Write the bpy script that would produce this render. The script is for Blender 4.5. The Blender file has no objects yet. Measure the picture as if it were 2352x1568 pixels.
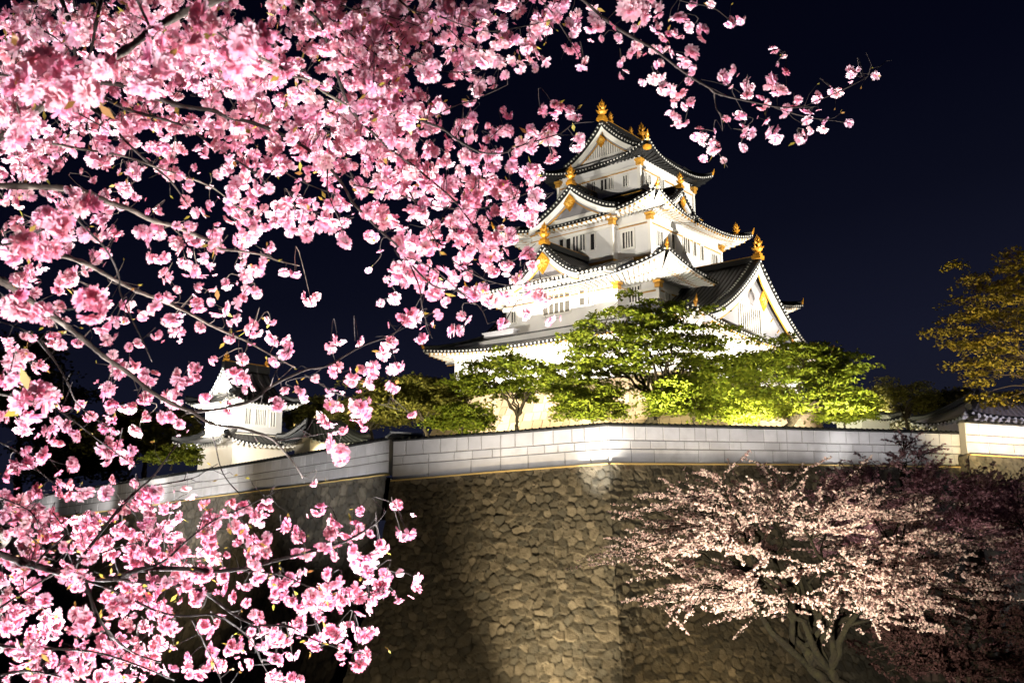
import bpy, math, random
import numpy as np
from mathutils import Vector, Matrix
R = math.radians
random.seed(7); RNG = np.random.default_rng(7)
sc = bpy.context.scene
col = sc.collection

# ------------------------------------------------------------------ camera, sky, exposure
CX, CY, F, TH = 1176., 784., 2160., R(11.2)      # photo scale 2352 x 1568
cT, sT = math.cos(TH), math.sin(TH)
EYE = np.array([0., 0., 1.6])
cam = bpy.data.cameras.new('camera'); cam.lens = 36 * F / 2352; cam.sensor_width = 36
cam.clip_start = 0.05; cam.clip_end = 3000
cam.dof.use_dof = True; cam.dof.focus_distance = 9.0; cam.dof.aperture_fstop = 11.0
camo = bpy.data.objects.new('camera', cam); col.objects.link(camo)
camo.location = EYE; camo.rotation_euler = (R(90) + TH, 0, 0)
sc.camera = camo
w = bpy.data.worlds.new("World"); sc.world = w; w.use_nodes = True
nt = w.node_tree; nt.nodes.clear()
wo = nt.nodes.new('ShaderNodeOutputWorld'); bg = nt.nodes.new('ShaderNodeBackground')
tc = nt.nodes.new('ShaderNodeTexCoord'); sx = nt.nodes.new('ShaderNodeSeparateXYZ')
ma = nt.nodes.new('ShaderNodeMath'); ma.operation = 'MULTIPLY_ADD'
ma.inputs[1].default_value = -0.16
rp = nt.nodes.new('ShaderNodeValToRGB')
nt.links.new(tc.outputs['Generated'], sx.inputs[0])
nt.links.new(sx.outputs['X'], ma.inputs[0]); nt.links.new(sx.outputs['Z'], ma.inputs[2])
nt.links.new(ma.outputs[0], rp.inputs[0]); nt.links.new(rp.outputs[0], bg.inputs[0]); nt.links.new(bg.outputs[0], wo.inputs[0])
cr = rp.color_ramp
cr.elements[0].position = 0.0; cr.elements[0].color = (.0100, .0112, .0215, 1)
cr.elements[1].position = 0.60; cr.elements[1].color = (.0007, .0009, .004, 1)
for p_, c_ in ((.13, (.0074, .0086, .0205, 1)), (.26, (.0034, .0041, .0112, 1)), (.38, (.0016, .0021, .0075, 1))):
    e = cr.elements.new(p_); e.color = c_
bg.inputs[1].default_value = 1.0
sc.view_settings.view_transform = 'Standard'; sc.view_settings.look = 'None'
sc.view_settings.exposure = 0; sc.view_settings.gamma = 1; sc.view_settings.use_curve_mapping = False
sc.cycles.use_denoising = True
sc.cycles.max_bounces = 6; sc.cycles.diffuse_bounces = 3; sc.cycles.transmission_bounces = 4; sc.cycles.glossy_bounces = 2
sc.cycles.sample_clamp_indirect = 6

def ray(u, v):
    x = (u - CX) / F; up = -(v - CY) / F
    return np.array([x, cT - up * sT, sT + up * cT])
def P(u, v, Y):                       # point on a sight line at ground distance Y
    d = ray(u, v); return EYE + d * (Y / d[1])
def pxm(Y): return Y / F

def spot(name, loc, tgt, power, color, angle, blend=.6, rad=.25):
    l = bpy.data.lights.new(name, 'SPOT'); l.energy = power; l.color = color
    l.spot_size = R(angle); l.spot_blend = blend; l.shadow_soft_size = rad
    o = bpy.data.objects.new(name, l); col.objects.link(o)
    o.location = loc
    o.rotation_euler = (Vector(tgt) - Vector(loc)).to_track_quat('-Z', 'Y').to_euler()
    return o
WARMW = (1, .93, .80); WARM = (1, .79, .48); COOL = (.86, .88, 1)
KC = np.array([16.0, 125.0]); KANG = 50.0
KB = np.array([math.cos(R(KANG)), math.sin(R(KANG))]); KA = np.array([-math.sin(R(KANG)), math.cos(R(KANG))])
def K(x, y, z): q = KC + KB * x + KA * y; return (q[0], q[1], z)
# keep floodlights in front of its two faces, plus two weak fill lamps added farther out
for y_ in (-10, 9):
    spot('keep_floodlight', K(-37, y_, 7.0), K(-12, y_ * .5, 31), 95000, WARMW, 66)
for x_ in (-8, 9):
    spot('keep_floodlight', K(x_, -38, 7.0), K(x_ * .5, -12, 31), 95000, WARMW, 66)
spot('keep_floodlight', K(-64, 14, 6.5), K(-8, 1, 46), 470000, WARMW, 29, .5)
spot('keep_floodlight', K(2, -72, 6.5), K(0, -8, 46), 470000, WARMW, 28, .5)
spot('keep_floodlight', K(-70, -34, 6.5), K(-6, -4, 44), 120000, WARMW, 30, .6)  # added fill, lifts the walls left in shadow
spot('keep_floodlight', K(-80, 4, 6.5), K(-10, 0, 36), 90000, WARMW, 40)  # added wide fill for the lower storeys, no real source
spot('keep_floodlight', K(-30, -2, 6.5), K(-17, 0, 20), 12000, WARM, 130)
spot('keep_floodlight', K(-2, -33, 6.5), K(0, -17, 20), 12000, WARM, 130)
# turret: unseen lamps, the first two hung in mid-air without a mast
spot('turret_floodlight', (-37, 84, 9), (-27, 91, 9), 4200, WARMW, 75)
spot('turret_floodlight', (-22, 82, 9), (-24, 92, 10), 4200, WARMW, 70)
spot('turret_floodlight', (-14, 80, 6), (-23, 92, 9), 20000, WARM, 60)
# white perimeter wall: unseen lamps added in mid-air before it, and tight hot spots
WL = [(60, 1194, 103), (180, 1180, 96), (300, 1166, 90), (400, 1152, 85), (500, 1138, 80), (600, 1125, 75.7), (700, 1113, 71.5), (800, 1100, 67.7), (893, 1088, 64), (990, 1094, 61.4), (1100, 1085, 60.5), (1200, 1078, 59.6), (1300, 1070, 58.8), (1400, 1063, 58), (1540, 1064, 59.7), (1680, 1065, 61.3), (1810, 1065, 63), (1950, 1067, 64.6), (2090, 1069, 66.3)]
for u_, v_, Y_ in WL:
    q_ = P(u_, v_, Y_); k_ = 2.6 if u_ in (400, 500, 600) else (.55 if u_ < 400 else 1)
    if 320 < u_ < 895: continue
    if u_ < 895:
        l_ = (q_[0] + 3.6, q_[1] - 6.0, q_[2] + .4); spot('wall_floodlight', l_, (q_[0] + 1.0, q_[1], q_[2] + 3.2), 800 * k_, (1, .96, .93), 140, 1, .6)
    else:
        l_ = (q_[0] + (.8 if u_ < 1400 else -1.4), q_[1] - 6.5, q_[2] - .1); spot('wall_floodlight', l_, (l_[0], l_[1] + 1.8, l_[2] + 2.6), 680 * k_, (1, .96, .94), 118, .4, .6)
spot('wall_floodlight', (-31, 61, -2.5), (-27.5, 80, 4.6), 26000, (1, .96, .93), 46, 1, .6)
spot('wall_floodlight', (-17, 52, -2.5), (-13.5, 67.5, 6.0), 9500, (1, .96, .94), 50, 1, .6)
q_ = P(2330, 1046, 67.3)
for x_ in (-3, 4): spot('wall_floodlight', (q_[0] + x_, q_[1] - 3.5, q_[2]), (q_[0] + x_, q_[1] - 2.3, q_[2] + 2.1), 120, (.88, .84, 1), 122, .12)
spot('gatehouse_floodlight', (q_[0] - 2, q_[1] - 13, q_[2] + 3), (q_[0] + 3, q_[1] + 9, q_[2] + 4), 6500, (.86, .80, 1), 50, 1)
spot('wall_floodlight', (2.5, 50, -3), (5.5, 58.4, 6.0), 26000, WARMW, 15, 1)
spot('wall_floodlight', (21.5, 54, 0), (22.0, 63.5, 6.2), 5200, (1, .97, .93), 14, 1)
# stone rampart, grazed from its foot
spot('rampart_floodlight', (-1.0, 47.0, -12.0), (3.6, 57, .5), 24000, WARM, 58, 1, .12)
spot('rampart_floodlight', (-4.5, 41.0, -10.8), (-2.5, 58, -3.0), 3400, WARM, 92, 1, .3)
spot('rampart_floodlight', (11, 46.5, -12.6), (11, 58, -6.5), 5200, (1, .70, .32), 70, 1, .15)
spot('rampart_floodlight', (-31, 60, -12), (-30, 75, 2), 8000, WARM, 80, 1, .15)
spot('rampart_floodlight', (36, 52, -11), (37, 65, 1), 2600, (.86, .84, 1), 80, 1, .15)
# green maples on the plateau
for (x_, y_, tx, ty, tz, p_, an) in ((-13, 69.5, -8, 80, 11, 22000, 100), (-3, 63.5, 0, 74, 11, 13000, 100), (4.0, 62.0, 9, 73, 13, 20000, 100), (11, 61.5, 11.0, 73, 18.5, 30000, 56), (17.0, 64.4, 15, 74, 12, 17000, 110), (21.5, 66.2, 20, 75, 13, 17000, 110), (26.5, 68, 25, 77, 12, 20000, 110)):
    spot('maple_floodlight', (x_, y_, 7.6), (tx, ty, tz), p_, (1, .93, .60), an, 1)
spot('maple_floodlight', (13, 48, 9.0), (18.5, 74, 13.5), 60000, (1, .93, .60), 26, 1)
spot('maple_floodlight', (28, 56, 2), (39, 68, 15), 36000, (1, .78, .40), 70, 1)
# pink cherries below the wall
spot('cherry_floodlight', (3.5, 20, -3.4), (8.0, 30, -.2), 19000, (1, .90, .68), 70, 1)
spot('cherry_floodlight', (14, 33, -8.5), (18, 41, 3), 4500, (1, .80, .76), 90, 1)
# blossom over the path: two lamps on the ground under the boughs
spot('blossom_floodlight', (-1.9, 3.9, .2), (-.8, 3.0, 2.8), 2100, (1, .97, .98), 118, .7, .05)
spot('blossom_floodlight', (.7, 4.6, .2), (.5, 3.4, 2.6), 2100, (1, .97, .98), 150, .6, .05)
spot('blossom_floodlight', (-1.3, .3, .2), (-.9, 1.5, 2.0), 700, (1, .97, .98), 92, 1, .05)

# ------------------------------------------------------------------ materials
MATS = {}
def mat(name, colr, rough=.7, metal=0., bump=None, var=None, trans=0., spec=.3, isl=None, attr=None, stripes=None, tcol=None):
    m = bpy.data.materials.new(name); m.use_nodes = True; n = m.node_tree; b = n.nodes['Principled BSDF']; L = n.links.new
    b.inputs['Base Color'].default_value = (*colr, 1); b.inputs['Roughness'].default_value = rough
    b.inputs['Metallic'].default_value = metal; b.inputs['Specular IOR Level'].default_value = spec
    src = None
    tcn = n.nodes.new('ShaderNodeTexCoord')
    def mixn(a, fac, c2, mode='MIX'):
        mx = n.nodes.new('ShaderNodeMix'); mx.data_type = 'RGBA'; mx.blend_type = mode
        if a is None: mx.inputs[6].default_value = (*colr, 1)
        else: L(a, mx.inputs[6])
        if isinstance(c2, tuple): mx.inputs[7].default_value = (*c2, 1)
        else: L(c2, mx.inputs[7])
        if isinstance(fac, float): mx.inputs[0].default_value = fac
        else: L(fac, mx.inputs[0])
        return mx.outputs[2]
    if attr:
        at = n.nodes.new('ShaderNodeAttribute'); at.attribute_name = attr; src = mixn(None, 1.0, at.outputs['Color'], 'MULTIPLY')
    if isl:
        ge = n.nodes.new('ShaderNodeNewGeometry'); src = mixn(src, ge.outputs['Random Per Island'], isl)
    if var:
        sc_, c2, amt = var
        nz = n.nodes.new('ShaderNodeTexNoise'); nz.inputs['Scale'].default_value = sc_; nz.inputs['Detail'].default_value = 6
        L(tcn.outputs['Object'], nz.inputs['Vector'])
        mr = n.nodes.new('ShaderNodeMapRange'); mr.inputs[1].default_value = .38; mr.inputs[2].default_value = .68; mr.inputs[4].default_value = amt
        L(nz.outputs[0], mr.inputs[0]); src = mixn(src, mr.outputs[0], c2)
    if stripes:                       # ribs running up a roof, in metres along the eave (UV.x)
        per, dark, bst = stripes
        sp = n.nodes.new('ShaderNodeSeparateXYZ'); L(tcn.outputs['UV'], sp.inputs[0])
        m1 = n.nodes.new('ShaderNodeMath'); m1.operation = 'MULTIPLY'; m1.inputs[1].default_value = 2 * math.pi / per; L(sp.outputs[0], m1.inputs[0])
        m2 = n.nodes.new('ShaderNodeMath'); m2.operation = 'SINE'; L(m1.outputs[0], m2.inputs[0])
        m3 = n.nodes.new('ShaderNodeMapRange'); m3.inputs[1].default_value = -1; m3.inputs[2].default_value = .6; L(m2.outputs[0], m3.inputs[0])
        src = mixn(src, m3.outputs[0], dark)
        bp = n.nodes.new('ShaderNodeBump'); bp.inputs['Strength'].default_value = bst; bp.inputs['Distance'].default_value = .12
        L(m3.outputs[0], bp.inputs['Height']); L(bp.outputs[0], b.inputs['Normal'])
    if bump:
        sc_, st, di = bump
        nz = n.nodes.new('ShaderNodeTexNoise'); nz.inputs['Scale'].default_value = sc_; nz.inputs['Detail'].default_value = 8
        L(tcn.outputs['Object'], nz.inputs['Vector'])
        bp = n.nodes.new('ShaderNodeBump'); bp.inputs['Strength'].default_value = st; bp.inputs['Distance'].default_value = di
        L(nz.outputs[0], bp.inputs['Height']); L(bp.outputs[0], b.inputs['Normal'])
    if src is not None: L(src, b.inputs['Base Color'])
    if trans > 0:
        out = n.nodes['Material Output']; tr = n.nodes.new('ShaderNodeBsdfTranslucent'); ms = n.nodes.new('ShaderNodeMixShader')
        ms.inputs[0].default_value = trans; tr.inputs[0].default_value = (*colr, 1)
        if tcol:
            tr.inputs[0].default_value = (*tcol, 1)
            if attr: mq = n.nodes.new('ShaderNodeMix'); mq.data_type = 'RGBA'; mq.blend_type = 'MULTIPLY'; mq.inputs[0].default_value = 1; mq.inputs[6].default_value = (*tcol, 1); L(at.outputs['Color'], mq.inputs[7]); L(mq.outputs[2], tr.inputs[0])
        elif src is not None: L(src, tr.inputs[0])
        L(b.outputs[0], ms.inputs[1]); L(tr.outputs[0], ms.inputs[2]); L(ms.outputs[0], out.inputs[0])
    MATS[name] = m; return m
mat('plaster', (.80, .79, .78), .8, bump=(6, .15, .02), var=(.35, (.66, .645, .66), .6))
mat('plaster_cream', (.82, .76, .66), .8, var=(.5, (.70, .60, .46), .5))
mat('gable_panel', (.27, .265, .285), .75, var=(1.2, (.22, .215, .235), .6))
mat('roof_tile', (.016, .016, .018), .45, stripes=(.62, (.055, .055, .058), .8))  # dark troughs put the shadow stripes between ribs into the colour
mat('tile_dark', (.012, .0125, .0135), .5)
mat('tile_cap', (.62, .61, .58), .6)
mat('white_paint', (.80, .78, .74), .6)
mat('gold', (.66, .31, .03), .35, metal=.35, spec=.5, var=(3, (.42, .17, .015), .7))
mat('gold_line', (.50, .26, .04), .5, metal=.1)
mat('gold_pale', (.72, .46, .10), .4, metal=.2)
mat('brown_wood', (.25, .16, .07), .6)
mat('opening_shade', (.012, .012, .013), .6)  # near-black plate colour, painted shade for the window openings
mat('shutter', (.11, .10, .085), .7)
mat('base_stone', (.42, .32, .20), .9, attr='tint', bump=(5, .4, .05))
mat('wall_block', (.70, .69, .695), .75, isl=(.55, .54, .555), var=(1.1, (.50, .49, .49), .75), bump=(9, .3, .03))
mat('wall_joint', (.26, .25, .24), .9)
mat('coping', (.02, .021, .022), .5, var=(2, (.05, .05, .05), .8))
mat('ochre_trim', (.75, .55, .22), .6)
mat('rampart_stone', (.205, .188, .155), .92, attr='tint', var=(2.3, (.11, .095, .07), .75), bump=(9, .55, .05))
mat('soil', (.06, .05, .03), .95, var=(.3, (.04, .05, .02), .8))
mat('bark', (.035, .026, .016), .9, bump=(14, .6, .05))
mat('bark_moss', (.012, .009, .005), .95, bump=(9, .9, .08), var=(4, (.022, .020, .008), .7))
mat('bark_lit', (.12, .095, .075), .85, var=(16, (.03, .02, .015), 1.0), bump=(40, .9, .01))  # paler bough bark, lamp light put into its colour
mat('bark_unlit', (.018, .012, .010), .85, var=(14, (.055, .04, .032), .5), bump=(40, .9, .01))  # same bark darkened in colour for boughs seen as black silhouettes
mat('leaf_green', (.19, .205, .018), .6, trans=.4, isl=(.10, .135, .01), spec=.2)
mat('leaf_yellow', (.24, .19, .02), .6, trans=.35, isl=(.15, .12, .012), spec=.2)
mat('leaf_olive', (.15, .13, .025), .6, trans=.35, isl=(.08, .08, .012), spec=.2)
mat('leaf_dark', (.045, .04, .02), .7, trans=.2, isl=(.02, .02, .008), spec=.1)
mat('leaf_lime', (.25, .26, .022), .6, trans=.35, isl=(.14, .18, .014), spec=.2)
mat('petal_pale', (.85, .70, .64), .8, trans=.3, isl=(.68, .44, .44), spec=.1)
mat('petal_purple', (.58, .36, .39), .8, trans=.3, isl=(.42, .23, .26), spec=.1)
mat('petal_unlit', (.12, .06, .06), .8, trans=.3, isl=(.07, .035, .035), spec=.1)  # cherry petals with the shade of the unlit tree painted in
mat('petal', (.94, .72, .79), .75, trans=.45, attr='tint', spec=.15, tcol=(.66, .24, .335))
mat('young_leaf', (.30, .31, .04), .5, trans=.35, isl=(.36, .17, .05))

# ------------------------------------------------------------------ helpers
def prop(o, label=None, cat=None, group=None, kind=None):
    if label: o['label'] = label
    if cat: o['category'] = cat
    if group: o['group'] = group
    if kind: o['kind'] = kind
    return o
def empty(name, loc=(0, 0, 0), rz=0):
    o = bpy.data.objects.new(name, None); o.location = loc; o.rotation_euler = (0, 0, rz); o.empty_display_size = .3
    col.objects.link(o); return o
def npmesh(name, V, Fq, material, parent=None, tint=None, smooth=False):
    """V (n,3), Fq (m,k) index array -> one mesh object"""
    me = bpy.data.meshes.new(name); V = np.asarray(V, np.float32); Fq = np.asarray(Fq, np.int32); k = Fq.shape[1]
    me.vertices.add(len(V)); me.vertices.foreach_set('co', V.ravel())
    me.loops.add(Fq.size); me.loops.foreach_set('vertex_index', Fq.ravel())
    me.polygons.add(len(Fq)); me.polygons.foreach_set('loop_start', np.arange(0, Fq.size, k, dtype=np.int32))
    if smooth: me.polygons.foreach_set('use_smooth', np.ones(len(Fq), bool))
    if tint is not None:
        a = me.color_attributes.new('tint', 'FLOAT_COLOR', 'POINT')
        a.data.foreach_set('color', np.concatenate([tint, np.ones((len(V), 1))], 1).astype(np.float32).ravel())
    me.update(calc_edges=True); me.materials.append(MATS[material])
    o = bpy.data.objects.new(name, me); col.objects.link(o)
    if parent: o.parent = parent
    return o
class MB:
    def __init__(s): s.v = []; s.f = []; s.uv = {}
    def add(s, verts, faces, uvs=None):
        n = len(s.v); s.v += [tuple(map(float, p)) for p in verts]
        for i, fc in enumerate(faces):
            if uvs is not None: s.uv[len(s.f)] = [uvs[j] for j in fc]
            s.f.append([n + j for j in fc])
    def box(s, c, size, ax=None):
        ax = ax or ((1, 0, 0), (0, 1, 0), (0, 0, 1)); c = Vector(c); a, b, d = [Vector(q) * (h / 2) for q, h in zip(ax, size)]
        s.add([c + a * i + b * j + d * k for i in (-1, 1) for j in (-1, 1) for k in (-1, 1)],
              [(0, 1, 3, 2), (4, 6, 7, 5), (0, 4, 5, 1), (2, 3, 7, 6), (0, 2, 6, 4), (1, 5, 7, 3)])
    def bb(s, x0, x1, y0, y1, z0, z1): s.box(((x0 + x1) / 2, (y0 + y1) / 2, (z0 + z1) / 2), (abs(x1 - x0), abs(y1 - y0), abs(z1 - z0)))
    def beam(s, p, q, wd, ht, up=(0, 0, 1)):
        p, q = Vector(p), Vector(q); d = (q - p); L = d.length
        if L < 1e-6: return
        d /= L; sd = d.cross(Vector(up)).normalized(); u = sd.cross(d)
        s.box((p + q) / 2, (L, wd, ht), (d, sd, u))
    def grid(s, fn, ns, nt, uvfn=None):
        vs = [fn(i / ns, j / nt) for j in range(nt + 1) for i in range(ns + 1)]
        uv = [uvfn(i / ns, j / nt) for j in range(nt + 1) for i in range(ns + 1)] if uvfn else None
        s.add(vs, [(j * (ns + 1) + i, j * (ns + 1) + i + 1, (j + 1) * (ns + 1) + i + 1, (j + 1) * (ns + 1) + i) for j in range(nt) for i in range(ns)], uv)
    def tube(s, pts, rad, n=6, jit=0):
        pts = [Vector(p) for p in pts]; vs = []; m = len(pts)
        for i, p in enumerate(pts):
            d = (pts[min(i + 1, m - 1)] - pts[max(i - 1, 0)]).normalized()
            a = d.cross(Vector((0.3, .2, 1))).normalized(); b = d.cross(a); r = rad[i] if hasattr(rad, '__len__') else rad
            vs += [p + (a * math.cos(t) + b * math.sin(t)) * r * (1 + (random.uniform(-jit, jit) if jit else 0)) for t in [2 * math.pi * k / n for k in range(n)]]
        fs = [(i * n + k, i * n + (k + 1) % n, (i + 1) * n + (k + 1) % n, (i + 1) * n + k) for i in range(m - 1) for k in range(n)]
        fs += [tuple(range(n))[::-1], tuple((m - 1) * n + k for k in range(n))]
        s.add(vs, fs)
    def lathe(s, c, prof, n=8):
        c = Vector(c); vs = []; m = len(prof)
        for r, z in prof: vs += [c + Vector((r * math.cos(2 * math.pi * k / n), r * math.sin(2 * math.pi * k / n), z)) for k in range(n)]
        s.add(vs, [(i * n + k, i * n + (k + 1) % n, (i + 1) * n + (k + 1) % n, (i + 1) * n + k) for i in range(m - 1) for k in range(n)] + [tuple(range(n))[::-1], tuple((m - 1) * n + k for k in range(n))])
    def disc(s, c, nrm, r, th=.12, n=6):
        c = Vector(c); d = Vector(nrm).normalized(); s.tube([c - d * th, c + d * th], r, n)
    def build(s, name, material, parent=None, smooth=False):
        me = bpy.data.meshes.new(name); me.from_pydata(s.v, [], s.f)
        if s.uv:
            ul = me.uv_layers.new(name='UVMap')
            for fi, uvs in s.uv.items():
                for k, li in enumerate(me.polygons[fi].loop_indices): ul.data[li].uv = uvs[k]
        if smooth:
            for p in me.polygons: p.use_smooth = True
        me.materials.append(MATS[material]); o = bpy.data.objects.new(name, me); col.objects.link(o)
        if parent: o.parent = parent
        return o
def lerp(a, b, t): return tuple(x + (y - x) * t for x, y in zip(a, b))

# ------------------------------------------------------------------ castle building kit (local x = b axis, y = a axis)
def skirt_roof(root, ex, ey, z, lift, inn, ztop, wall, sides='wsne', dot=.6, raf=.75, gold=True, name='roof', th=.44, sof_mat='white_paint', tips=1.0):
    """a hipped skirt of tiles between the eave rectangle and the storey above; soffit, rafters, tile ends, hips are sub-parts"""
    (x0, x1), (y0, y1) = ex, ey; xi0, xi1, yi0, yi1 = inn; wx0, wx1, wy0, wy1 = wall
    O = {'sw': (x0, y0), 'se': (x1, y0), 'ne': (x1, y1), 'nw': (x0, y1)}
    I = {'sw': (xi0, yi0), 'se': (xi1, yi0), 'ne': (xi1, yi1), 'nw': (xi0, yi1)}
    W = {'sw': (wx0, wy0), 'se': (wx1, wy0), 'ne': (wx1, wy1), 'nw': (wx0, wy1)}
    S = {'w': ('nw', 'sw', (-1, 0)), 's': ('sw', 'se', (0, -1)), 'e': ('se', 'ne', (1, 0)), 'n': ('ne', 'nw', (0, 1))}
    top, sof, rf, rg, dt, edge = MB(), MB(), MB(), MB(), MB(), MB()
    def lf(s): return lift * abs(2 * s - 1) ** 2.6
    for k in sides:
        a, b, nr = S[k]; o0, o1, i0, i1, w0, w1 = O[a], O[b], I[a], I[b], W[a], W[b]
        ln = math.dist(o0, o1)
        def ft(s, t):
            p = lerp(lerp(o0, o1, s), lerp(i0, i1, s), t); fl = .35 * abs(2 * s - 1) ** 4 * (1 - t) ** 3
            return (p[0] + nr[0] * fl, p[1] + nr[1] * fl, z + (ztop - z) * (.72 * t + .28 * t * t) + lf(s) * (1 - t) ** 2)
        def fs(s, t):
            p = lerp(lerp(o0, o1, s), lerp(w0, w1, s), t); q = ft(s, 0)
            e = (1 - t) ** 3
            return (p[0] + (q[0] - lerp(o0, o1, s)[0]) * e, p[1] + (q[1] - lerp(o0, o1, s)[1]) * e, z - th + .75 * t + lf(s) * (1 - t) ** 1.7)
        top.grid(ft, 28, 7, lambda s, t: (s * ln, t * 8))
        sof.grid(fs, 28, 4)
        edge.grid(lambda s, t: (lambda p: (p[0] + nr[0] * .02, p[1] + nr[1] * .02, p[2] + .02 - t * (th + .0)))(ft(s, 0)), 28, 1)
        nd = max(6, int(ln / dot))
        for i in range(nd + 1):
            p = ft((i + .0) / nd, 0); dt.disc((p[0] + nr[0] * .03, p[1] + nr[1] * .03, p[2] - .17), (*nr, 0), dot * .21, .07)
        nrf = max(5, int(ln / raf))
        for i in range(1, nrf):
            s = i / nrf; p, q = Vector(fs(s, .04)), Vector(fs(s, .97)); p.z -= .1; q.z -= .1
            rf.beam(p, q, .17, .2)
            if gold:
                m = p + (q - p) * .02; rg.box((m.x + nr[0] * .02, m.y + nr[1] * .02, m.z), (.2, .2, .24))
                m = p + (q - p) * .5; rg.box((m.x, m.y, m.z - .1), (.1 + .6 * abs(nr[0]), .1 + .6 * abs(nr[1]), .06))
    r = top.build(name, 'roof_tile', root, True)
    sof.build('soffit', sof_mat, r); rf.build('rafter_slat', sof_mat, r); edge.build('eave_edge', 'tile_dark', r); dt.build('eave_tile', 'tile_cap', r)
    if gold: rg.build('gold_rafter_trim', 'gold_line', r)
    for c in ('sw', 'se', 'ne', 'nw'):
        hp, tip = MB(), MB()
        pts = [Vector((*lerp(O[c], I[c], t), z + (ztop - z) * (.72 * t + .28 * t * t) + lift * (1 - t) ** 2 + .18)) for t in [i / 7 for i in range(8)]]
        ou = Vector((O[c][0] - I[c][0], O[c][1] - I[c][1], 0)).normalized(); pts[0] = pts[0] + ou * .25 + Vector((0, 0, .12))
        hp.tube(pts, .27, 6); tip.disc(pts[0] + ou * .1, ou + Vector((0, 0, .4)), .26, .12)
        if tips: tip.tube([pts[0] - Vector((0, 0, .45)) - ou * .2, pts[0] + ou * .3 + Vector((0, 0, .25)), pts[0] + ou * .45 + Vector((0, 0, .75))], [.2, .15, .03], 5)
        hp.build('hip_ridge', 'tile_dark', r); tip.build('gold_corner_tip' if tips else 'corner_tile', 'gold' if tips else 'tile_dark', r)
    return r

def finial(m, c, h):
    """stepped base, bulb and a flame of crossed leaves"""
    c = Vector(c); w_ = h * .17
    m.box(c + Vector((0, 0, h * .06)), (w_ * 2.1, w_ * 2.1, h * .14)); m.box(c + Vector((0, 0, h * .17)), (w_ * 1.6, w_ * 1.6, h * .12))
    m.lathe(c, [(w_ * .8, h * .2), (w_ * .55, h * .28), (w_ * 1.2, h * .38), (w_ * 1.25, h * .43), (w_ * .5, h * .5), (w_ * .8, h * .58), (w_ * .85, h * .63), (w_ * .4, h * .72), (w_ * .3, h * .85), (.01, h)], 8)
    for k in range(6):
        a = k * math.pi / 3; d = Vector((math.cos(a), math.sin(a), 0))
        for (r0, z0, r1, z1) in ((.3, .55, 1.15, .74), (.6, .40, 1.5, .52), (.2, .7, .65, .86)):
            m.tube([c + d * w_ * r0 + Vector((0, 0, h * z0)), c + d * w_ * (r1 * .8) + Vector((0, 0, h * (z0 + z1) / 2)), c + d * w_ * r1 + Vector((0, 0, h * z1))], [w_ * .28, w_ * .22, .01], 4)

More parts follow.
